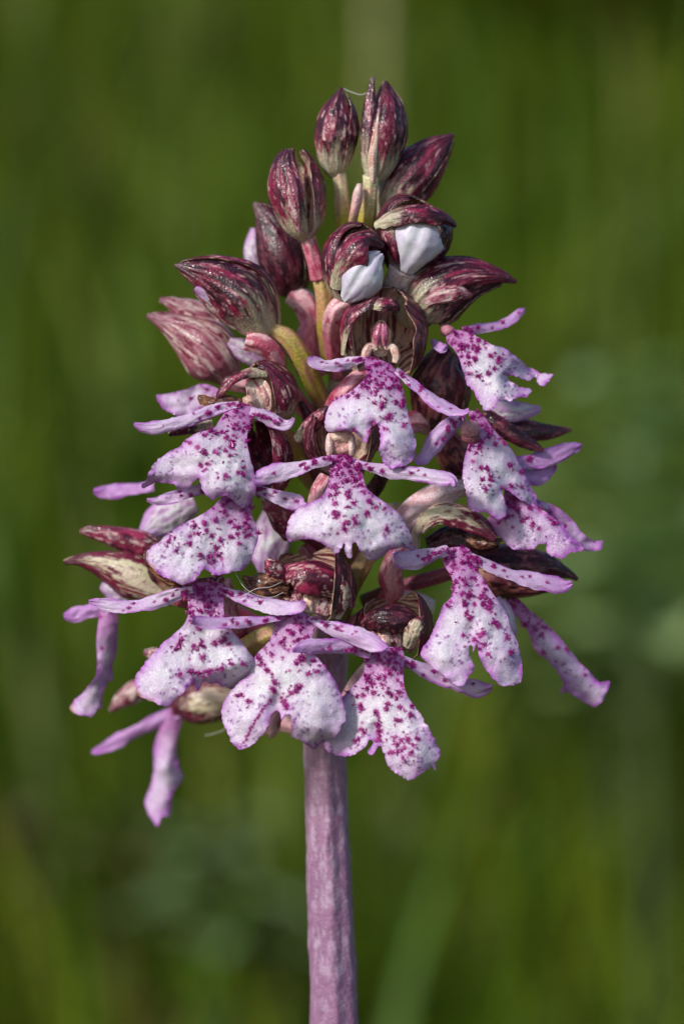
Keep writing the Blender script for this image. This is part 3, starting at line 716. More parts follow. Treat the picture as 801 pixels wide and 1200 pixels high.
ovary(f, [(408, 354, 84, 10), (396, 360, 84, 11), (390, 374, 72, 12), (390, 400, 42, 11), (396, 440, 10, 9)], 'pink')
# ---------------- upper right flower in profile
f = F(495, 380, 60, 'flower in profile with a dark pointed hood above its fringed lip')
hood(f, [(488, 384, 46, 12), (490, 366, 50, 30), (512, 342, 56, 38), (546, 327, 62, 28), (580, 325, 64, 13), (605, 331, 64, 3)], [(10, 70, 1, 1, 'dark'), (110, 60, .97, .93, 'black'), (235, 60, 1.02, .9, 'dark')])
sepal(f, [(497, 354, 92, 5), (514, 345, 99, 11), (534, 341, 97, 11), (553, 346, 88, 3)], (0, -.3, 1), 55, 'rosy')
sepal(f, [(530, 318, 60, 10), (552, 310, 60, 12), (568, 314, 58, 3)], (0, -.6, .7), 60, 'black')
lip(f, [(525, 388), (523, 400), (532.5, 410.5), (538, 422), (542, 435), (547, 450), (556, 462.5), (566, 475), (574, 481), (578, 478), (583, 473), (590, 469), (598, 471), (607, 467), (617, 465), (620, 457), (613, 454), (602.5, 449), (594, 441), (604, 441), (617, 444.5), (626, 444), (628, 449), (636.5, 453), (641, 445.5), (649.5, 437.5), (638.6, 437), (626, 435), (615, 426), (602.5, 416), (590, 408), (579, 405), (568.5, 400), (554, 392), (539, 387)],
    (532, 392, 76), (590, 465, 112), drop=16, side=6, crenate=1.6, n_mid=16, bumps=[(622, 438, 24, -30), (596, 444, 7, -9)], big=[(541, 407, 3), (557, 422, 3), (575, 417, 3.4), (583, 424, 3), (585, 420, 3), (572, 438, 2.5), (560, 441, 2)])
arm(f, zz([(542, 387, 4), (560, 384, 6), (580, 380, 7), (597, 373, 7), (610, 364, 5), (614, 361, 2)], 74, 40), tint=.5)
arm(f, [(507, 399, 84, 3), (512, 404, 98, 6.5), (518, 408, 106, 6.5), (523, 404, 106, 2)], tint=.7, dots=0)
ovary(f, [(489, 384, 46, 11), (478, 400, 36, 10), (440, 440, 8, 9)], 'pink')
blob(f, [(524, 388, 70, 9, 7, 8, lin(190, 120, 140), 0)])
# ---------------- central upper flower, hood open to the front
f = F(447, 430, 70, 'central open flower with striped hood interior and pink column')
hood(f, [(452, 437, 62, 18), (450, 424, 72, 40), (449, 396, 84, 49), (450, 368, 98, 45), (452, 350, 112, 24)], [(180, 68, 1.0, .98, 'black'), (106, 58, 1.03, 1.0, 'dark'), (256, 62, 1.03, 1.0, 'brown')], th=2.6)
sepal(f, [(400, 416, 104, 3), (402, 392, 112, 6), (412, 370, 120, 8), (428, 355, 124, 8), (444, 347, 122, 3)], (-.7, -.3, .5), 55, 'dark')
sepal(f, [(432, 358, 122, 3), (446, 355, 130, 8), (460, 356, 128, 9), (468, 364, 120, 3)], (0, -.4, .9), 60, 'dark', ripple=3)
sepal(f, [(446, 418, 98, 8), (446, 402, 106, 11), (446, 386, 110, 12), (447, 375, 106, 4)], (0, 0, 1), 62, 'tan', name='column')
for q in (-1, 1): sepal(f, [(446 + q * 5, 406, 111, 2), (446 + q * 5.5, 393, 116, 5), (447 + q * 3.5, 379, 113, 3)], (q * .3, 0, 1), 60, 'pinky', name='anther')
for q in (-1, 1): sepal(f, [(446 + q * 4, 408, 108, 3), (446 + q * 13, 406, 110, 5), (446 + q * 18, 416, 112, 5), (446 + q * 16, 425, 112, 3)], (0, -.2, 1), 65, 'tan', name='petal')
lip(f, [(421, 419), (427, 427), (430, 442), (422, 449), (410, 459), (395, 466), (385, 477), (381, 490), (380.5, 502), (387, 507), (401, 504), (412, 506), (422, 514), (428, 518), (432, 510), (434, 502), (437, 493), (439, 499), (442, 496), (444, 502), (445, 517), (444.5, 530), (449, 542), (457, 549.5), (466, 547), (477, 544), (485, 535), (487, 520), (485, 507), (479, 492), (476, 475), (472, 457), (467, 442), (462, 432), (457, 427), (440, 420)],
    (443, 424, 122), (436, 540, 160), drop=16, bumps=[(398, 500, 18, 12), (384, 478, 18, -12), (468, 520, 20, 10), (440, 500, 10, -8)], curl=4, n_neck=110, tint=.05, creases=[(376, 496, 426, 508, -1.5)],
    big=[(424, 452, 2.6), (429, 447, 2.8), (432, 441, 3), (447, 473, 3), (446, 478, 2.8), (456, 487, 3.6), (452, 491, 2.6), (451, 503, 2.4), (471, 476, 3), (472, 470, 2.6), (468, 455, 3.4), (463, 446, 3), (418, 464, 2.4), (472, 499, 2)])
arm(f, zz([(424, 421, 5), (400, 426, 7), (380, 427, 7.5), (366, 423, 6.5), (361, 419, 2)], 124, 128))
arm(f, zz([(464, 433, 4), (480, 446, 6), (497, 460, 7), (513, 472, 8), (530, 480, 8), (542, 483, 5), (549, 480, 2)], 126, 150), tint=.3)
ovary(f, [(440, 428, 70, 12), (420, 445, 90, 12), (405, 460, 95, 13), (392, 480, 60, 12), (392, 520, 12, 10)], 'pink')
# ---------------- central flower, lip spread wide
f = F(400, 545, 90, 'central open flower with the widest, most evenly spread lip')
hood(f, [(399, 552, 84, 14), (399, 538, 92, 34), (399, 514, 102, 42), (401, 490, 112, 34)], [(180, 66, 1.0, 1, 'black'), (104, 56, 1.04, 1, 'black'), (256, 56, 1.04, 1, 'brown')])
blob(f, [(399, 511, 122, 15, 9, 11, lin(222, 190, 172), .1), (399, 522, 120, 16, 13, 10, lin(206, 156, 150), .55), (386, 522, 124, 5, 14, 8, lin(222, 192, 186), 0), (412, 522, 124, 5, 14, 8, lin(222, 192, 186), 0)])
sepal(f, [(346, 516, 96, 5), (358, 504, 106, 9), (374, 488, 112, 9), (384, 476, 110, 3)], (-.3, .1, 1), 65, 'dark', name='bract')
lip(f, [(384, 535), (387, 552), (384, 569), (375, 583), (358, 591), (345, 600), (337, 612), (335.5, 625), (340, 635), (355, 632), (371, 634), (384, 640), (393, 648), (399, 642), (402, 635), (404, 638), (404, 647), (408.5, 654), (412, 651), (413, 637), (417, 637), (420, 643), (428, 651), (434.5, 656), (446, 653), (456, 645), (469, 642), (478, 643), (486, 647), (484, 634), (477, 617), (469, 603), (452, 590), (436, 578), (428, 569), (423, 549), (418, 538), (400, 534)],
    (401, 538, 136), (408, 648, 174), drop=14, bumps=[(355, 615, 24, 8), (465, 620, 26, 6), (408, 600, 18, 5)], n_neck=150, n_mid=18, creases=[(333, 622, 394, 640, -1.3), (424, 646, 488, 634, -1.2)],
    big=[(404, 613, 3), (404, 620, 3.2), (395, 605, 3.2), (391, 602, 2.8), (415, 608, 3), (416, 613, 2.8), (432, 587, 3.4), (430, 601, 3), (440, 595, 2.4), (453, 620, 2.4), (414, 590, 2.6), (392, 590, 3), (386, 580, 2.6), (450, 597, 1.8)])
arm(f, zz([(388, 538, 5), (370, 541, 7), (350, 546, 9), (330, 552, 10.5), (312, 557, 10.5), (301, 560, 7), (297, 558, 2)], 140, 150), dots=14)
arm(f, zz([(416, 542, 4), (438, 548, 6), (458, 552, 8), (480, 554, 9), (502, 557, 10), (520, 560, 9), (530, 563, 6), (532, 570, 2)], 142, 176), dots=14)
ovary(f, [(384, 560, 86, 11), (374, 580, 90, 12), (372, 605, 70, 11), (388, 630, 12, 10)], 'pink')
# ---------------- left upper pair in profile
f = F(300, 398, 50, 'dark mottled hood in profile pointing to the left')
hood(f, [(308, 400, 48, 9), (304, 380, 52, 25), (284, 347, 58, 38), (254, 327, 64, 28), (228, 317, 68, 16), (204, 310, 70, 3)], [(0, 66, 1, 1, 'dark'), (115, 60, .97, .95, 'red'), (238, 62, 1.03, .96, 'dark')])
sepal(f, [(278, 378, 64, 6), (258, 362, 74, 10), (238, 346, 80, 8), (228, 338, 80, 3)], (-.2, .5, .8), 55, 'lilac', name='lip')
sepal(f, [(276, 386, 66, 5), (258, 372, 70, 8), (240, 356, 74, 6), (226, 340, 74, 2)], (-.2, .6, .6), 55, 'rosy')
ovary(f, [(288, 398, 62, 12), (308, 403, 62, 13), (322, 417, 54, 12), (328, 440, 38, 11), (365, 490, 5, 9)], 'pink')
f = F(268, 440, 5, 'rose-brown hood behind and below the dark mottled one')
hood(f, [(268, 446, -2, 12), (258, 428, 0, 30), (240, 406, 4, 34), (214, 388, 8, 23), (190, 376, 10, 11), (172, 369, 10, 3)], CL, kind='rosy')
sepal(f, [(256, 376, 10, 22), (226, 362, 14, 19), (202, 353, 12, 9), (187, 350, 8, 3)], (-.1, -.5, .8), 65, 'rosy')
sepal(f, [(268, 400, 30, 5), (286, 410, 30, 13), (302, 420, 26, 12), (310, 428, 22, 4)], (0, 0, 1), 45, 'lilac', name='petal')
lip(f, [(184, 463), (195, 461), (215, 458), (235, 450), (250, 453), (264, 464), (258, 478), (236, 482), (212, 487), (195, 482), (186, 472)], (262, 468, 30), (186, 468, 22), drop=6, n_neck=12, n_mid=5, n_dot=20, hair=.3, tint=.2)
ovary(f, [(262, 444, 8, 11), (285, 448, 4, 12), (312, 452, 0, 11), (375, 490, -5, 9)], 'pink')
f = F(330, 400, 50, name='flower'); ovary(f, [(318, 384, 60, 8), (338, 397, 60, 10.5), (354, 420, 52, 11), (366, 446, 36, 11), (388, 490, 5, 11)], 'green')
sepal(f, [(336, 400, 40, 10), (348, 420, 44, 8), (352, 440, 40, 3)], (0, 0, 1), 50, 'rosy', name='bract')
# ---------------- left flower with lip hanging to the left
f = F(300, 480, 80, 'left open flower whose lip hangs over the one below it')
hood(f, [(322, 494, 62, 12), (322, 478, 66, 25), (318, 458, 74, 30), (306, 440, 84, 22), (296, 433, 90, 10)], [(180, 64, 1.0, 1, 'dark'), (100, 50, 1.03, 1, 'brown'), (258, 62, 1.03, 1, 'dark')], ref=(-.75, .1, 1))
sepal(f, [(312, 434, 96, 7), (290, 435, 104, 7), (270, 445, 108, 6), (257, 460, 108, 5), (254, 472, 104, 2)], (-.2, -.5, .7), 60, 'dark')
sepal(f, [(286, 472, 100, 8), (264, 468, 106, 9), (244, 468, 104, 7), (232, 464, 102, 3)], (0, -.5, .8), 65, 'wilt', rough=2.5, ripple=4)
sepal(f, [(250, 498, 98, 6), (228, 502, 100, 7), (208, 505, 98, 7), (198, 510, 96, 3)], (0, .2, 1), 65, 'dark')
sepal(f, [(308, 486, 90, 8), (304, 470, 96, 14), (300, 455, 94, 14), (296, 446, 90, 6)], (-.3, 0, -1), 45, 'tan', inner='tan', name='petal')
sepal(f, [(296, 480, 100, 5), (292, 472, 106, 8), (288, 464, 106, 6)], (-.2, 0, 1), 60, 'tan', name='column')
lip(f, [(275, 475), (265, 482), (257, 492), (250, 502), (232, 507), (217, 516), (207, 525), (195, 532), (182, 542), (175, 554), (172, 561), (166, 567), (169, 572), (182, 567), (197, 567), (210, 571), (222, 569), (230, 561), (234, 561), (235, 567), (237, 575), (245, 582), (250, 585), (260, 581), (272, 585), (285, 594), (294, 587), (299, 572), (298, 557), (294, 540), (290, 522), (290, 507), (295, 492), (297, 480), (287, 473)],
    (286, 478, 106), (245, 580, 152), drop=10, crenate=1.0, bumps=[(205, 555, 20, -12), (270, 560, 24, 8), (240, 520, 24, 6)], n_neck=80, n_mid=14, creases=[(172, 556, 230, 556, -1.3), (240, 572, 299, 577, -.8)],
    big=[(223, 519, 3), (232, 524, 3.2), (239, 531, 2.6), (236, 546, 3.4), (244, 544, 3), (271, 524, 3.6), (272, 518, 3), (252, 529, 2.6), (264, 557, 2.8), (279, 554, 2.6), (286, 548, 2), (285, 556, 2.4), (240, 510, 2.6), (247, 505, 2.6), (269, 534, 2)])
arm(f, zz([(280, 473, 4), (260, 477, 6), (240, 485, 7), (222, 492, 7), (203, 497, 7.5), (184, 501, 8), (168, 501, 6.5), (157, 497, 2)], 110, 118))
arm(f, zz([(293, 481, 5), (308, 486, 7), (321, 493, 8), (333, 498, 7), (341, 495, 4), (344, 490, 1.5)], 108, 116), dots=14)
ovary(f, [(322, 492, 66, 11), (335, 515, 50, 12), (356, 550, 25, 11), (388, 590, 5, 9)], 'green')
# ---------------- left flower below, lip turned down
f = F(290, 575, 100, 'left open flower under the overhanging lip, hood deep red')
hood(f, [(314, 584, 66, 12), (314, 560, 70, 26), (312, 532, 76, 29), (306, 506, 82, 20), (300, 494, 84, 8)], [(180, 60, 1.0, 1, 'red'), (95, 50, 1.03, 1, 'red'), (262, 58, 1.03, 1, 'red')], kind='red', ref=(-.5, 0, 1), inner='red')
sepal(f, [(312, 580, 66, 8), (326, 600, 72, 13), (334, 620, 70, 11), (337, 634, 66, 3)], (.2, 0, 1), 60, 'red', inner='red')
lip(f, [(263, 580), (249, 594), (232, 605), (205, 619), (186, 634), (171, 648), (177, 663), (188, 673), (202, 681), (216, 685), (227, 681), (235, 671), (239, 666), (245, 670), (250, 674), (263, 673), (274, 670), (286, 666), (293, 659), (298, 645), (302.5, 630), (300, 616), (294, 601), (296, 590), (292, 578), (278, 574)],
    (279, 582, 118), (232, 668, 160), drop=9, scorch=[(178, 664, 5), (172, 650, 4)], bumps=[(250, 655, 16, -6), (285, 640, 20, 4)], n_neck=60, n_mid=22,
    big=[(228, 616, 2.8), (239, 613, 2.6), (252, 610, 3), (270, 612, 2.8), (279, 618, 2.6), (287, 613, 2.4), (223, 629, 3), (222, 637, 2.8), (231, 625, 2.6), (242, 622, 2.8), (249, 628, 2.6), (270, 629, 3.2), (279, 626, 2.6), (258, 634, 2.6), (254, 643, 2.8), (246, 652, 3), (256, 651, 3), (250, 658, 2.4), (235, 650, 2.2), (280, 637, 2.4), (198, 634, 1.8), (204, 630, 1.6), (206, 646, 1.8)])
arm(f, zz([(252, 572, 4), (234, 574, 6), (215, 579, 7), (198, 583, 7.5), (184, 586, 6), (172, 585, 2)], 112, 108), dots=7)
arm(f, zz([(290, 571, 4), (308, 576, 6.5), (326, 582, 9), (343, 588, 10), (354, 593, 7), (359, 592, 2)], 118, 130), dots=12)
ovary(f, [(314, 588, 66, 11), (345, 612, 50, 12), (390, 650, 5, 9)], 'dark')
f = F(215, 590, -20, 'blurred back flower at the left, only lilac parts showing')
arm(f, zz([(180, 568, 8), (160, 571, 9), (140, 574, 9), (122, 576, 8), (110, 575, 3)], -20, -22), tint=.9, dots=0)
sepal(f, [(228, 588, -20, 12), (208, 598, -16, 20), (186, 612, -14, 20), (168, 626, -14, 8)], (0, 0, 1), 50, 'lilac', name='lip')
sepal(f, [(318, 596, 0, 10), (318, 622, 4, 22), (314, 650, 6, 22), (310, 672, 6, 8)], (0, 0, 1), 45, 'lilac', name='petal')
# ---------------- right flower, lip long and drooping
f = F(555, 490, 70, 'right open flower with long drooping lip and knob-like column')
hood(f, [(505, 506, 22, 12), (512, 484, 26, 30), (517, 450, 30, 36), (522, 426, 32, 27), (532, 412, 34, 10)], CL, kind='brown')
sepal(f, [(552, 562, 44, 14), (536, 545, 50, 22), (526, 522, 54, 20), (524, 502, 54, 7)], (-.2, 0, 1), 70, 'brown')
sepal(f, [(578, 494, 30, 12), (608, 499, 34, 15), (640, 503, 34, 11), (669, 503, 32, 2)], (0, -.4, .8), 65, 'black')
sepal(f, [(566, 482, 60, 9), (594, 504, 66, 10), (620, 519, 66, 8), (636, 528, 64, 2)], (0, -.2, 1), 65, 'black')
sepal(f, [(566, 474, 44, 7), (592, 480, 44, 13), (616, 481, 40, 10), (633, 479, 36, 3)], (0, -.2, 1), 45, 'lilac', name='petal')
blob(f, [(551, 503, 112, 12, 10, 9, lin(170, 120, 130), .12), (551, 512, 106, 11, 9, 8, lin(120, 70, 80), 0)])
lip(f, [(549, 482), (552, 497), (550, 515), (544, 536), (541, 557), (545, 572), (546.5, 590), (552, 599), (570, 602), (583, 609), (592, 603), (592, 590), (589, 575), (600, 579), (612, 588), (630, 593), (645, 597), (643, 590), (630, 585), (624, 575), (615, 557), (606, 539), (597, 524), (583, 509), (573, 497), (564, 485)],
    (558, 488, 92), (575, 600, 132), drop=20, side=14, bumps=[(568, 575, 16, 8), (592, 560, 10, -6)], n_neck=40, n_mid=24,
    big=[(563, 518, 3.4), (561, 525, 3), (572, 512, 2.6), (580, 520, 2.6), (564, 548, 2.8), (565, 562, 2.4), (574, 559, 2), (568, 572, 2), (597, 545, 3.6), (610, 553, 3), (598, 570, 2.4), (611, 570, 2)])
lip(f, [(592, 572), (590, 590), (588, 604), (576, 603), (571, 608), (576, 620), (588, 632), (595, 641), (609, 644), (621, 644), (636, 638), (645, 650), (660, 654), (667, 647), (684, 644), (672, 632), (657, 614), (642, 602), (626, 592), (609, 582)],
    (596, 580, 98), (645, 648, 108), drop=10, crenate=1.4, n_neck=30, n_mid=14, n_dot=60, tint=.35, violet=.8, big=[(602, 594, 3), (606, 598, 3), (612, 610, 3), (618, 607, 2.6), (624, 615, 2.6), (631, 620, 2.6), (650, 613, 2.6)], name='lip_lobe')
lip(f, [(634, 590), (648, 592), (666, 605), (687, 629), (697, 634), (706, 632), (704, 644), (694, 645), (684, 644), (668, 632), (648, 610)], (640, 594, 74), (700, 640, 60), drop=8, n_neck=8, n_mid=3, n_dot=8, tint=.6, violet=.9, hair=.3, name='lip_lobe')
arm(f, zz([(544, 486, 5), (529, 498, 9), (515, 512, 10.5), (503, 526, 10.5), (493, 538, 8), (488, 544, 2)], 100, 124), tint=.45, dots=9)
arm(f, zz([(600, 543, 8), (620, 540, 10), (645, 534, 10), (664, 527, 9), (676, 523, 6), (681, 521, 2)], 62, 40), tint=.8, dots=2)
arm(f, zz([(608, 556, 9), (628, 557, 11), (643, 551, 8), (652, 546, 2)], 52, 40), tint=.9, dots=0)
ovary(f, [(545, 570, 64, 9), (516, 580, 74, 16), (490, 595, 76, 17), (472, 611, 70, 15), (455, 628, 48, 12), (415, 665, 5, 10)], 'pale')
ovary(f, [(505, 500, 24, 11), (488, 494, 40, 13), (465, 500, 40, 13), (420, 530, 5, 10)], 'pink')
# ---------------- right lower flower in half profile
f = F(535, 640, 90, 'right open flower with a pale green-striped hood')
sepal(f, [(486, 645, 66, 6), (484, 624, 80, 11), (494, 606, 92, 15), (514, 597, 100, 15), (540, 600, 106, 16), (562, 613, 108, 13), (581, 631, 108, 4)], (-.1, -.5, .8), 70, 'pale', ripple=2)
sepal(f, [(500, 640, 60, 12), (528, 630, 64, 18), (558, 634, 68, 16), (584, 640, 70, 6)], (0, -.2, 1), 60, 'black', inner='red')
sepal(f, [(545, 628, 84, 5), (562, 634, 96, 8), (578, 634, 100, 6), (588, 632, 98, 2)], (0, -.3, 1), 60, 'wilt', rough=2)
sepal(f, [(548, 656, 44, 16), (590, 650, 48, 25), (635, 656, 44, 20), (662, 668, 38, 9), (677, 678, 34, 2)], (.1, -.5, .8), 70, 'black')
sepal(f, [(548, 682, 50, 16), (584, 690, 54, 17), (618, 694, 50, 9), (642, 692, 46, 2)], (0, .4, .9), 60, 'brown')
lip(f, [(522, 645), (519, 660), (527.5, 674), (531, 687), (527.5, 701), (519, 709), (512, 728), (502, 748), (493, 765), (499, 775), (509, 785), (522, 795), (536, 804), (544, 802), (548, 792), (555, 782), (549, 768), (549, 758), (552, 757), (554, 765), (558, 755), (561, 768), (569.6, 785), (581, 799), (591.5, 804), (610, 797), (611, 778), (607, 755), (600, 738), (590, 714), (576, 694), (563, 674), (556, 657), (549, 643), (535, 641)],
    (536, 648, 104), (552, 795, 158), drop=14, bumps=[(515, 765, 22, 8), (590, 765, 22, 8), (552, 740, 10, -8)], n_neck=90, n_mid=24, tint=.12, violet=.6,
    big=[(548, 700, 3.4), (545, 709, 3.2), (541, 696, 3), (572, 712, 3.8), (566, 708, 3.4), (563, 700, 3.2), (574, 706, 3), (562, 745, 3.6), (556, 750, 3.4), (566, 742, 3), (567, 756, 2.8), (579, 730, 3), (582, 733, 2.6), (594, 747, 2.8), (598, 765, 2.6), (550, 725, 3), (530, 690, 3), (542, 680, 2.8), (571, 767, 2.4)])
arm(f, zz([(526, 644, 6), (506, 650, 8), (488, 655, 11), (473, 656, 11), (465, 653, 8), (461, 647, 2)], 112, 158), dots=12)
arm(f, zz([(552, 651, 4), (573, 663, 8), (595, 671, 9), (620, 677, 10), (645, 683, 11), (660, 686, 9), (670, 683, 3)], 108, 96), dots=12, tint=.3)
sepal(f, [(582, 700, 70, 4), (592, 715, 76, 7), (600, 735, 78, 5), (603, 745, 76, 2)], (0, 0, 1), 50, 'lilac', name='petal')
ovary(f, [(480, 640, 56, 11), (464, 655, 66, 13), (457, 675, 66, 14), (458, 696, 50, 12), (425, 740, 8, 9)], 'pink')
ovary(f, [(540, 668, 32, 8), (505, 678, 26, 9), (470, 688, 20, 9), (425, 705, 4, 8)], 'dark')
# ---------------- far right narrow lip
f = F(598, 706, 40, 'far right flower showing only its narrow edge-on lip')
lip(f, [(595, 699), (606, 701), (623.5, 718), (644, 735), (664, 758), (687.6, 785), (701, 799), (714.5, 798), (710, 812), (706, 822), (696, 829), (684, 824), (671, 815), (661, 811), (657, 813), (655, 809), (660, 799), (644, 778), (627, 762), (617, 738), (603, 721), (592, 710)],
    (597, 704, 34), (700, 818, 22), drop=40, n_neck=60, n_mid=40, n_dot=20, tint=.4, violet=.9, hair=.5, bumps=[(650, 765, 14, 8)])
# ---------------- far left hood and edge-on lip
f = F(190, 690, 20, 'far left flower with a red sepal above a pale streaked one')
sepal(f, [(192, 642, 24, 10), (165, 632, 28, 17), (132, 625, 26, 13), (106, 621, 20, 8), (93, 622, 16, 2)], (0, -.4, .9), 75, 'red')
sepal(f, [(210, 700, 34, 12), (178, 684, 42, 22), (150, 671, 42, 27), (120, 660, 34, 17), (95, 656, 28, 8), (75, 659, 24, 2)], (0, -.1, 1), 75, 'pale')
sepal(f, [(200, 690, 60, 12), (184, 668, 64, 14), (178, 650, 60, 10), (184, 636, 54, 4)], (-.3, 0, 1), 60, 'brown', ripple=4)
lip(f, [(120, 712), (115, 733), (113, 754), (114, 773), (112, 792), (101, 808), (87, 821), (81.5, 831), (89, 836), (99, 838), (107.5, 839.6), (114, 831), (120, 829), (120, 815), (126, 800), (132.5, 796), (131, 783), (136, 767), (138, 742), (137, 714)],
    (128, 714, 24), (100, 835, 18), drop=90, n_neck=4, n_mid=0, n_dot=0, tint=.3, violet=.8, hair=0, scorch=[(83, 832, 8)])
arm(f, zz([(138, 706, 8), (118, 712, 9), (100, 717, 9), (84, 721, 8), (75, 722, 3)], 20, 14), tint=.9, dots=0)
sepal(f, [(150, 702, 20, 9), (132, 694, 22, 10), (118, 686, 20, 4)], (0, .2, 1), 50, 'lilac', name='petal')
ovary(f, [(208, 698, 36, 12), (250, 710, 20, 13), (310, 740, 5, 11), (380, 790, 0, 9)], 'dark')
# ---------------- lower left flower
f = F(243, 692, 110, 'lower left open flower with a long straight left arm')
sepal(f, [(182, 640, 110, 8), (176, 656, 118, 9), (190, 674, 122, 8), (214, 686, 122, 5)], (-.3, .2, 1), 55, 'wilt', rough=2, ripple=3)
sepal(f, [(262, 676, 108, 7), (245, 684, 118, 10), (225, 684, 118, 8), (212, 680, 114, 3)], (0, -.3, 1), 55, 'red')
lip(f, [(225, 686), (220, 704), (221, 717), (215, 732), (201, 745), (185.5, 760), (170, 776), (160.5, 789), (158, 801), (160.5, 814), (173, 821), (192, 828), (204, 821), (217, 809), (228, 800), (231, 810), (240, 798), (257, 804), (277.6, 807), (292, 798), (301, 785), (301, 776), (293, 764), (282, 750), (270, 737), (263.5, 723), (262, 704), (263.5, 686), (244, 682)],
    (243, 690, 126), (224, 805, 160), drop=9, crenate=1.2, bumps=[(288, 785, 26, 22), (185, 795, 26, 6), (232, 800, 12, -8)], n_neck=120, n_mid=14, creases=[(232, 796, 300, 770, -1.2)], scorch=[(163, 813, 7), (176, 822, 5)],
    big=[(213, 749, 3.4), (210, 755, 3), (207, 760, 2.6), (227, 757, 3), (238, 757, 2.6), (252, 753, 3.6), (258, 752, 3.4), (263, 748, 3), (268, 755, 3), (237, 770, 3.2), (211, 790, 3.4), (224, 787, 3.4), (233, 789, 2.8), (244, 788, 2.6), (260, 784, 2.4), (272, 778, 2), (284, 776, 1.8)], streaks=[[(224, 788), (246, 787), (262, 781)]])
arm(f, zz([(226, 692, 5), (206, 697, 8), (186, 703, 9), (165, 708, 9), (145, 710, 9), (125, 709, 8), (111, 706, 5), (104, 704, 1.5)], 130, 120), dots=11)
arm(f, zz([(260, 691, 5), (284, 699, 9), (305, 705, 10), (325, 709, 11), (342, 711, 10), (352, 709, 7), (356, 705, 2)], 130, 172), dots=12)
ovary(f, [(262, 680, 100, 9), (268, 705, 96, 10), (276, 735, 80, 11), (320, 780, 5, 9)], 'pink')
# ---------------- bottom centre flower
f = F(345, 725, 110, 'bottom centre open flower, one lobe marked with a long magenta streak')
hood(f, [(360, 728, 74, 24), (360, 708, 82, 46), (362, 687, 90, 52), (363, 668, 84, 45), (363, 657, 72, 31), (363, 651, 58, 5)], [(180, 70, 1.0, 1, 'dark'), (108, 52, 1.0, 1.0, 'red', 0, .3), (262, 66, 1.04, 1.0, 'dark', 0, .16)], rough=1.3, ridge=.2)
sepal(f, [(322, 690, 112, 8), (334, 672, 126, 18), (358, 667, 136, 23), (384, 673, 134, 23), (404, 690, 124, 17), (414, 712, 110, 5)], (0, -.55, .85), 78, 'red', inner='inner', ripple=3, rough=1.2)
sepal(f, [(396, 726, 116, 6), (402, 708, 126, 11), (404, 690, 130, 12), (396, 676, 130, 5)], (.5, 0, .85), 65, 'pale', ripple=2)
sepal(f, [(332, 690, 120, 5), (324, 672, 130, 11), (316, 660, 128, 9), (312, 655, 124, 4)], (-.2, -.3, 1), 70, 'red', inner='red')
sepal(f, [(338, 690, 122, 7), (318, 684, 130, 11), (298, 682, 126, 10), (284, 676, 118, 3)], (0, -.2, 1), 60, 'wilt', rough=3, ripple=5)
sepal(f, [(336, 704, 120, 6), (314, 698, 128, 8), (298, 692, 126, 8), (286, 690, 120, 3)], (0, .1, 1), 60, 'wilt', rough=3, ripple=5)
for (x, y, x2, y2, w, k) in ((336, 716, 326, 692, 9, 'tan'), (348, 716, 344, 688, 10, 'rosy'), (362, 718, 366, 688, 10, 'tan'), (376, 720, 386, 692, 11, 'rosy'), (392, 722, 400, 698, 10, 'pale')):
    sepal(f, [(x, y, 120, w * .7), ((x + x2) / 2, (y + y2) / 2, 122, w), (x2, y2, 108, w * .7)], (0, .1, 1), 50, k, name='petal', ripple=2, rough=1.6)
sepal(f, [(350, 722, 128, 4), (349, 712, 134, 7), (347, 702, 132, 5)], (0, 0, 1), 65, 'rosy', name='column')
lip(f, [(323, 719), (320, 739), (313, 754), (301, 766), (294, 780), (289, 793), (274, 805), (263, 820), (259.5, 841), (266, 859), (274, 874), (283, 879), (298, 871), (310, 856), (317, 841), (323, 832), (327, 835), (329, 846), (334, 838), (341, 839), (341, 862), (352, 868), (367, 878), (376, 871), (391, 863), (400, 850), (405, 841), (401, 820), (395, 802), (385, 787), (373, 772), (364, 760), (367, 739), (367, 724), (346, 716)],
    (345, 722, 142), (333, 855, 176), drop=10, side=-9, bumps=[(325, 825, 9, -12), (285, 845, 22, 8), (375, 835, 26, 6)], n_neck=110, n_mid=18, n_dot=110, creases=[(343, 852, 398, 858, -1.1)],
    big=[(303, 771, 3), (307, 778, 3), (313, 786, 3), (322, 800, 3.4), (320, 808, 3.2), (335, 827, 4), (333, 822, 3), (340, 812, 2.6), (350, 806, 3.2), (346, 810, 3), (319, 768, 3), (352, 774, 3), (347, 778, 2.6), (356, 771, 2.6), (293, 822, 2.8), (283, 814, 2.2), (278, 816, 2), (371, 787, 2.4)],
    streaks=[[(316, 820), (305, 836), (295, 852), (286, 870)], [(300, 768), (318, 790), (322, 812)], [(353, 803), (343, 812), (337, 815)]])
arm(f, zz([(328, 723, 5), (306, 726, 6), (285, 728, 7.5), (262, 729, 8.5), (243, 729, 8), (231, 727, 6), (225, 726, 2)], 148, 176), dots=10, tint=.4)
arm(f, zz([(362, 724, 4), (382, 732, 7), (400, 739, 9), (420, 747, 11), (437, 754, 10), (447, 758, 6), (453, 759, 2)], 146, 188), dots=12)
ovary(f, [(346, 735, 90, 12), (300, 752, 84, 13), (284, 770, 64, 13), (300, 800, 30, 12), (376, 830, 4, 9)], 'green')
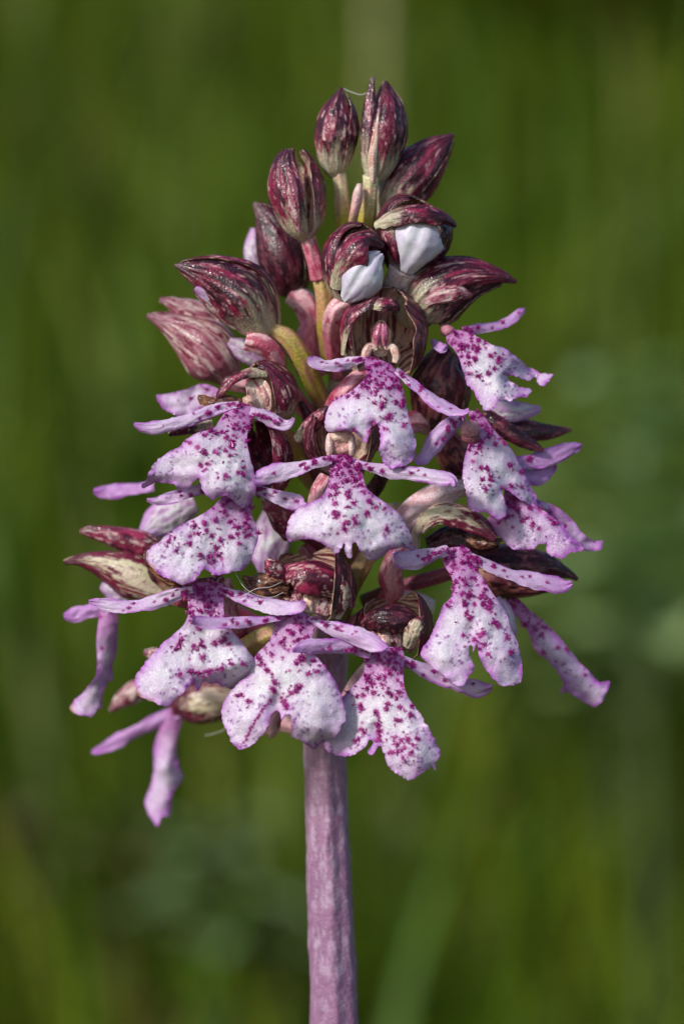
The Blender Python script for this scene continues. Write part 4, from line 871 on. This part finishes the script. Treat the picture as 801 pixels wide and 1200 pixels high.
# ---------------- bottom right flower
f = F(450, 765, 110, 'lowest open flower, tip of its lip densely speckled')
hood(f, [(460, 770, 66, 22), (460, 752, 74, 42), (461, 735, 82, 46), (461, 719, 76, 40), (460, 709, 66, 27), (460, 703, 54, 5)], [(180, 70, 1.0, 1, 'dark'), (106, 52, 1.02, 1.0, 'dark', 0, .3), (262, 60, 1.04, 1.0, 'pale', 0, .12)], rough=1.3, ridge=.2)
sepal(f, [(419, 744, 100, 6), (430, 725, 114, 15), (452, 717, 124, 18), (478, 721, 120, 18), (498, 738, 106, 8), (504, 752, 96, 3)], (0, -.55, .85), 78, 'black', ripple=3, rough=1.2)
sepal(f, [(478, 760, 112, 6), (484, 746, 122, 12), (490, 732, 124, 11), (496, 722, 118, 3)], (.2, 0, 1), 55, 'pale', name='petal', ripple=3)
for (x, y, x2, y2, w, k) in ((438, 758, 430, 730, 9, 'rosy'), (450, 760, 446, 728, 10, 'tan'), (464, 762, 464, 728, 10, 'rosy')):
    sepal(f, [(x, y, 108, w * .7), ((x + x2) / 2, (y + y2) / 2, 110, w), (x2, y2, 96, w * .7)], (0, .1, 1), 50, k, name='petal', ripple=2, rough=1.6)
sepal(f, [(451, 765, 116, 4), (451, 754, 122, 7), (451, 744, 120, 5)], (0, 0, 1), 65, 'tan', name='column')
lip(f, [(427, 761), (427, 784), (421, 796), (405.6, 812), (390, 830), (380.6, 858.5), (379, 874), (390, 883.5), (408.7, 885), (424, 877), (433.6, 866), (435, 874), (432, 882), (437, 883), (443, 872.6), (447.7, 877), (452, 893), (465, 907), (477, 914.7), (487, 911.6), (496, 905), (505.4, 899), (510, 902), (511, 890), (515, 880), (508.5, 865), (499, 847.6), (487, 830), (477, 815), (472.6, 799), (472.6, 780.5), (471, 762), (450, 758)],
    (450, 764, 138), (452, 895, 172), drop=10, side=-10, crenate=1.3, bumps=[(485, 880, 24, 8), (440, 855, 9, -8)], n_neck=130, n_mid=20, n_dot=110,
    big=[(430, 795, 3.6), (434, 800, 3), (425, 815, 3.4), (423, 830, 3.8), (422, 826, 3), (437, 812, 3), (467, 812, 3), (468, 829, 3.4), (468, 844, 2.2), (481, 838, 3.2), (440, 834, 3), (452, 830, 3), (444, 858, 3.8), (443, 866, 3.2), (442, 850, 3), (422, 855, 3), (426, 859, 2.6), (420, 866, 2.2), (416, 870, 2.2), (462, 864, 3), (470, 868, 3), (478, 866, 3), (474, 876, 3), (466, 880, 3), (459, 882, 3), (484, 874, 2.8), (472, 888, 2.6), (489, 866, 2.6), (480, 884, 2.6), (464, 872, 2.6)],
    streaks=[[(442, 836), (444, 850), (445, 868)]])
arm(f, zz([(434, 765, 6), (415, 760, 8), (395, 757.5, 9), (375, 757, 9), (358, 758, 8), (348, 761, 4), (344, 763, 1.5)], 146, 182), dots=10, tint=.45)
arm(f, zz([(468, 772, 5), (487, 781, 7), (505, 788, 9), (525, 796, 10), (545, 803, 11), (560, 807, 10), (571, 806, 7), (576, 803, 2)], 142, 128), dots=12)
ovary(f, [(460, 770, 64, 13), (430, 790, 50, 13), (410, 820, 25, 12), (392, 850, 4, 10)], 'pale')
ovary(f, [(505, 716, 40, 13), (480, 708, 34, 16), (450, 712, 20, 13), (405, 740, 2, 10)], 'pale')
# ---------------- lower left flower at the back
f = F(230, 828, -80, 'blurred lowest back flower with a thin arm and folded lip')
hood(f, [(276, 822, -66, 12), (254, 822, -70, 24), (226, 824, -80, 24), (204, 830, -88, 10)], [(0, 75, 1, 1, 'pale'), (120, 66, .97, 1, 'pale'), (240, 66, .985, .97, 'pale')], kind='pale')
sepal(f, [(176, 800, -80, 10), (156, 812, -82, 13), (140, 823, -84, 9), (129, 834, -86, 2)], (0, 0, 1), 65, 'rosy')
sepal(f, [(196, 778, 20, 6), (182, 768, 16, 9), (168, 764, 12, 4)], (0, 0, 1), 60, 'rosy')
lip(f, [(197, 831), (190, 847), (181, 872), (180, 897), (177, 920), (171, 937), (172.5, 950), (179, 962), (185, 968), (190, 957), (196, 957), (200, 950), (202.5, 930), (210, 920), (214, 907), (209, 895), (207, 872), (212, 850), (215, 837), (207, 829)],
    (206, 834, -100), (188, 960, -96), drop=90, n_neck=4, n_mid=0, n_dot=0, tint=.3, violet=1.0, hair=0, bumps=[(190, 900, 10, 6)])
arm(f, zz([(212, 832, 7), (192, 839, 8), (172, 851, 8), (150, 862, 8), (128, 872, 8), (114, 878, 6), (107, 880, 2)], -100, -112), tint=.8, dots=0)
ovary(f, [(272, 822, -66, 13), (310, 836, -50, 14), (350, 850, -20, 12), (380, 866, 0, 10)], 'pale')
f = F(320, 845, 60, name='flower'); ovary(f, [(318, 864, 60, 3), (318, 855, 64, 9), (324, 835, 64, 10), (350, 810, 30, 9), (384, 800, 2, 8)], 'pink')
# bracts and ovaries filling the core of the spike
for pts, st in (([(470, 598, 30, 9), (445, 604, 36, 12), (425, 622, 26, 12), (404, 660, 4, 9)], 'green'), ([(356, 640, 30, 8), (372, 660, 34, 11), (386, 690, 20, 11), (392, 730, 2, 9)], 'dark'),
                ([(436, 640, 40, 8), (424, 664, 40, 11), (410, 690, 24, 11), (398, 730, 2, 9)], 'green'), ([(344, 520, 20, 9), (360, 540, 26, 11), (376, 566, 18, 11), (394, 610, 2, 9)], 'dark'), ([(452, 470, 20, 9), (440, 500, 22, 11), (420, 540, 14, 11), (402, 590, 2, 9)], 'dark')):
    tube(ORCHID, pts, {'green': [lin(190, 176, 130), lin(166, 156, 74), lin(140, 128, 60)], 'dark': [lin(120, 50, 66), lin(104, 54, 58), lin(110, 92, 54)]}[st], name='ovary', fleck=PKD, flk=.3)
for pts in ([(408, 270, 40, 3), (404, 300, 36, 7), (402, 330, 24, 6)], [(352, 470, 50, 3), (366, 500, 46, 8), (380, 530, 24, 7)], [(440, 560, 50, 3), (428, 585, 44, 8), (414, 615, 20, 7)], [(340, 590, 50, 3), (356, 615, 46, 8), (376, 645, 20, 7)], [(452, 540, 40, 4), (446, 560, 40, 9), (428, 590, 20, 8)], [(430, 440, 30, 4), (424, 470, 30, 9), (410, 510, 14, 8)]):
    sepal(ORCHID, pts, (0, 0, 1), 65, 'black', name='bract')
# fine silk threads caught on the flowers
def silk(pts, label, r=.35):
    pts = [(*p, r) for p in pts]
    sp = spline(pts, step=3); c = sp[:, :3]; t, e1, e2 = frames(c, (.2, .3, 1)); th = np.arange(4) * math.pi / 2
    v = (c[:, None] + (np.cos(th)[None, :, None] * e1[:, None] + np.sin(th)[None, :, None] * e2[:, None]) * r).reshape(-1, 3)
    o = link('silk_thread', world_pts(v), grid_faces(len(sp), 4, True), M_SILK, None)
    o['label'] = label; o['category'] = 'thread'; o['group'] = 'silk threads on the orchid'
silk([(402, 104, 42), (412, 108, 50), (422, 111, 56), (432, 108, 62)], 'short pale silk thread strung between the two topmost buds')
silk([(276, 672, 132), (286, 688, 142), (300, 697, 142), (318, 700, 138), (332, 694, 132)], 'long silk thread looping over the withered brown petals')
silk([(282, 700, 142), (300, 690, 144), (316, 688, 142), (330, 682, 132)], 'straight silk thread crossing the withered brown petals')
silk([(240, 862, -50), (256, 858, -40), (268, 852, -20), (276, 848, 40)], 'faint silk thread sticking out from the streaked lip')
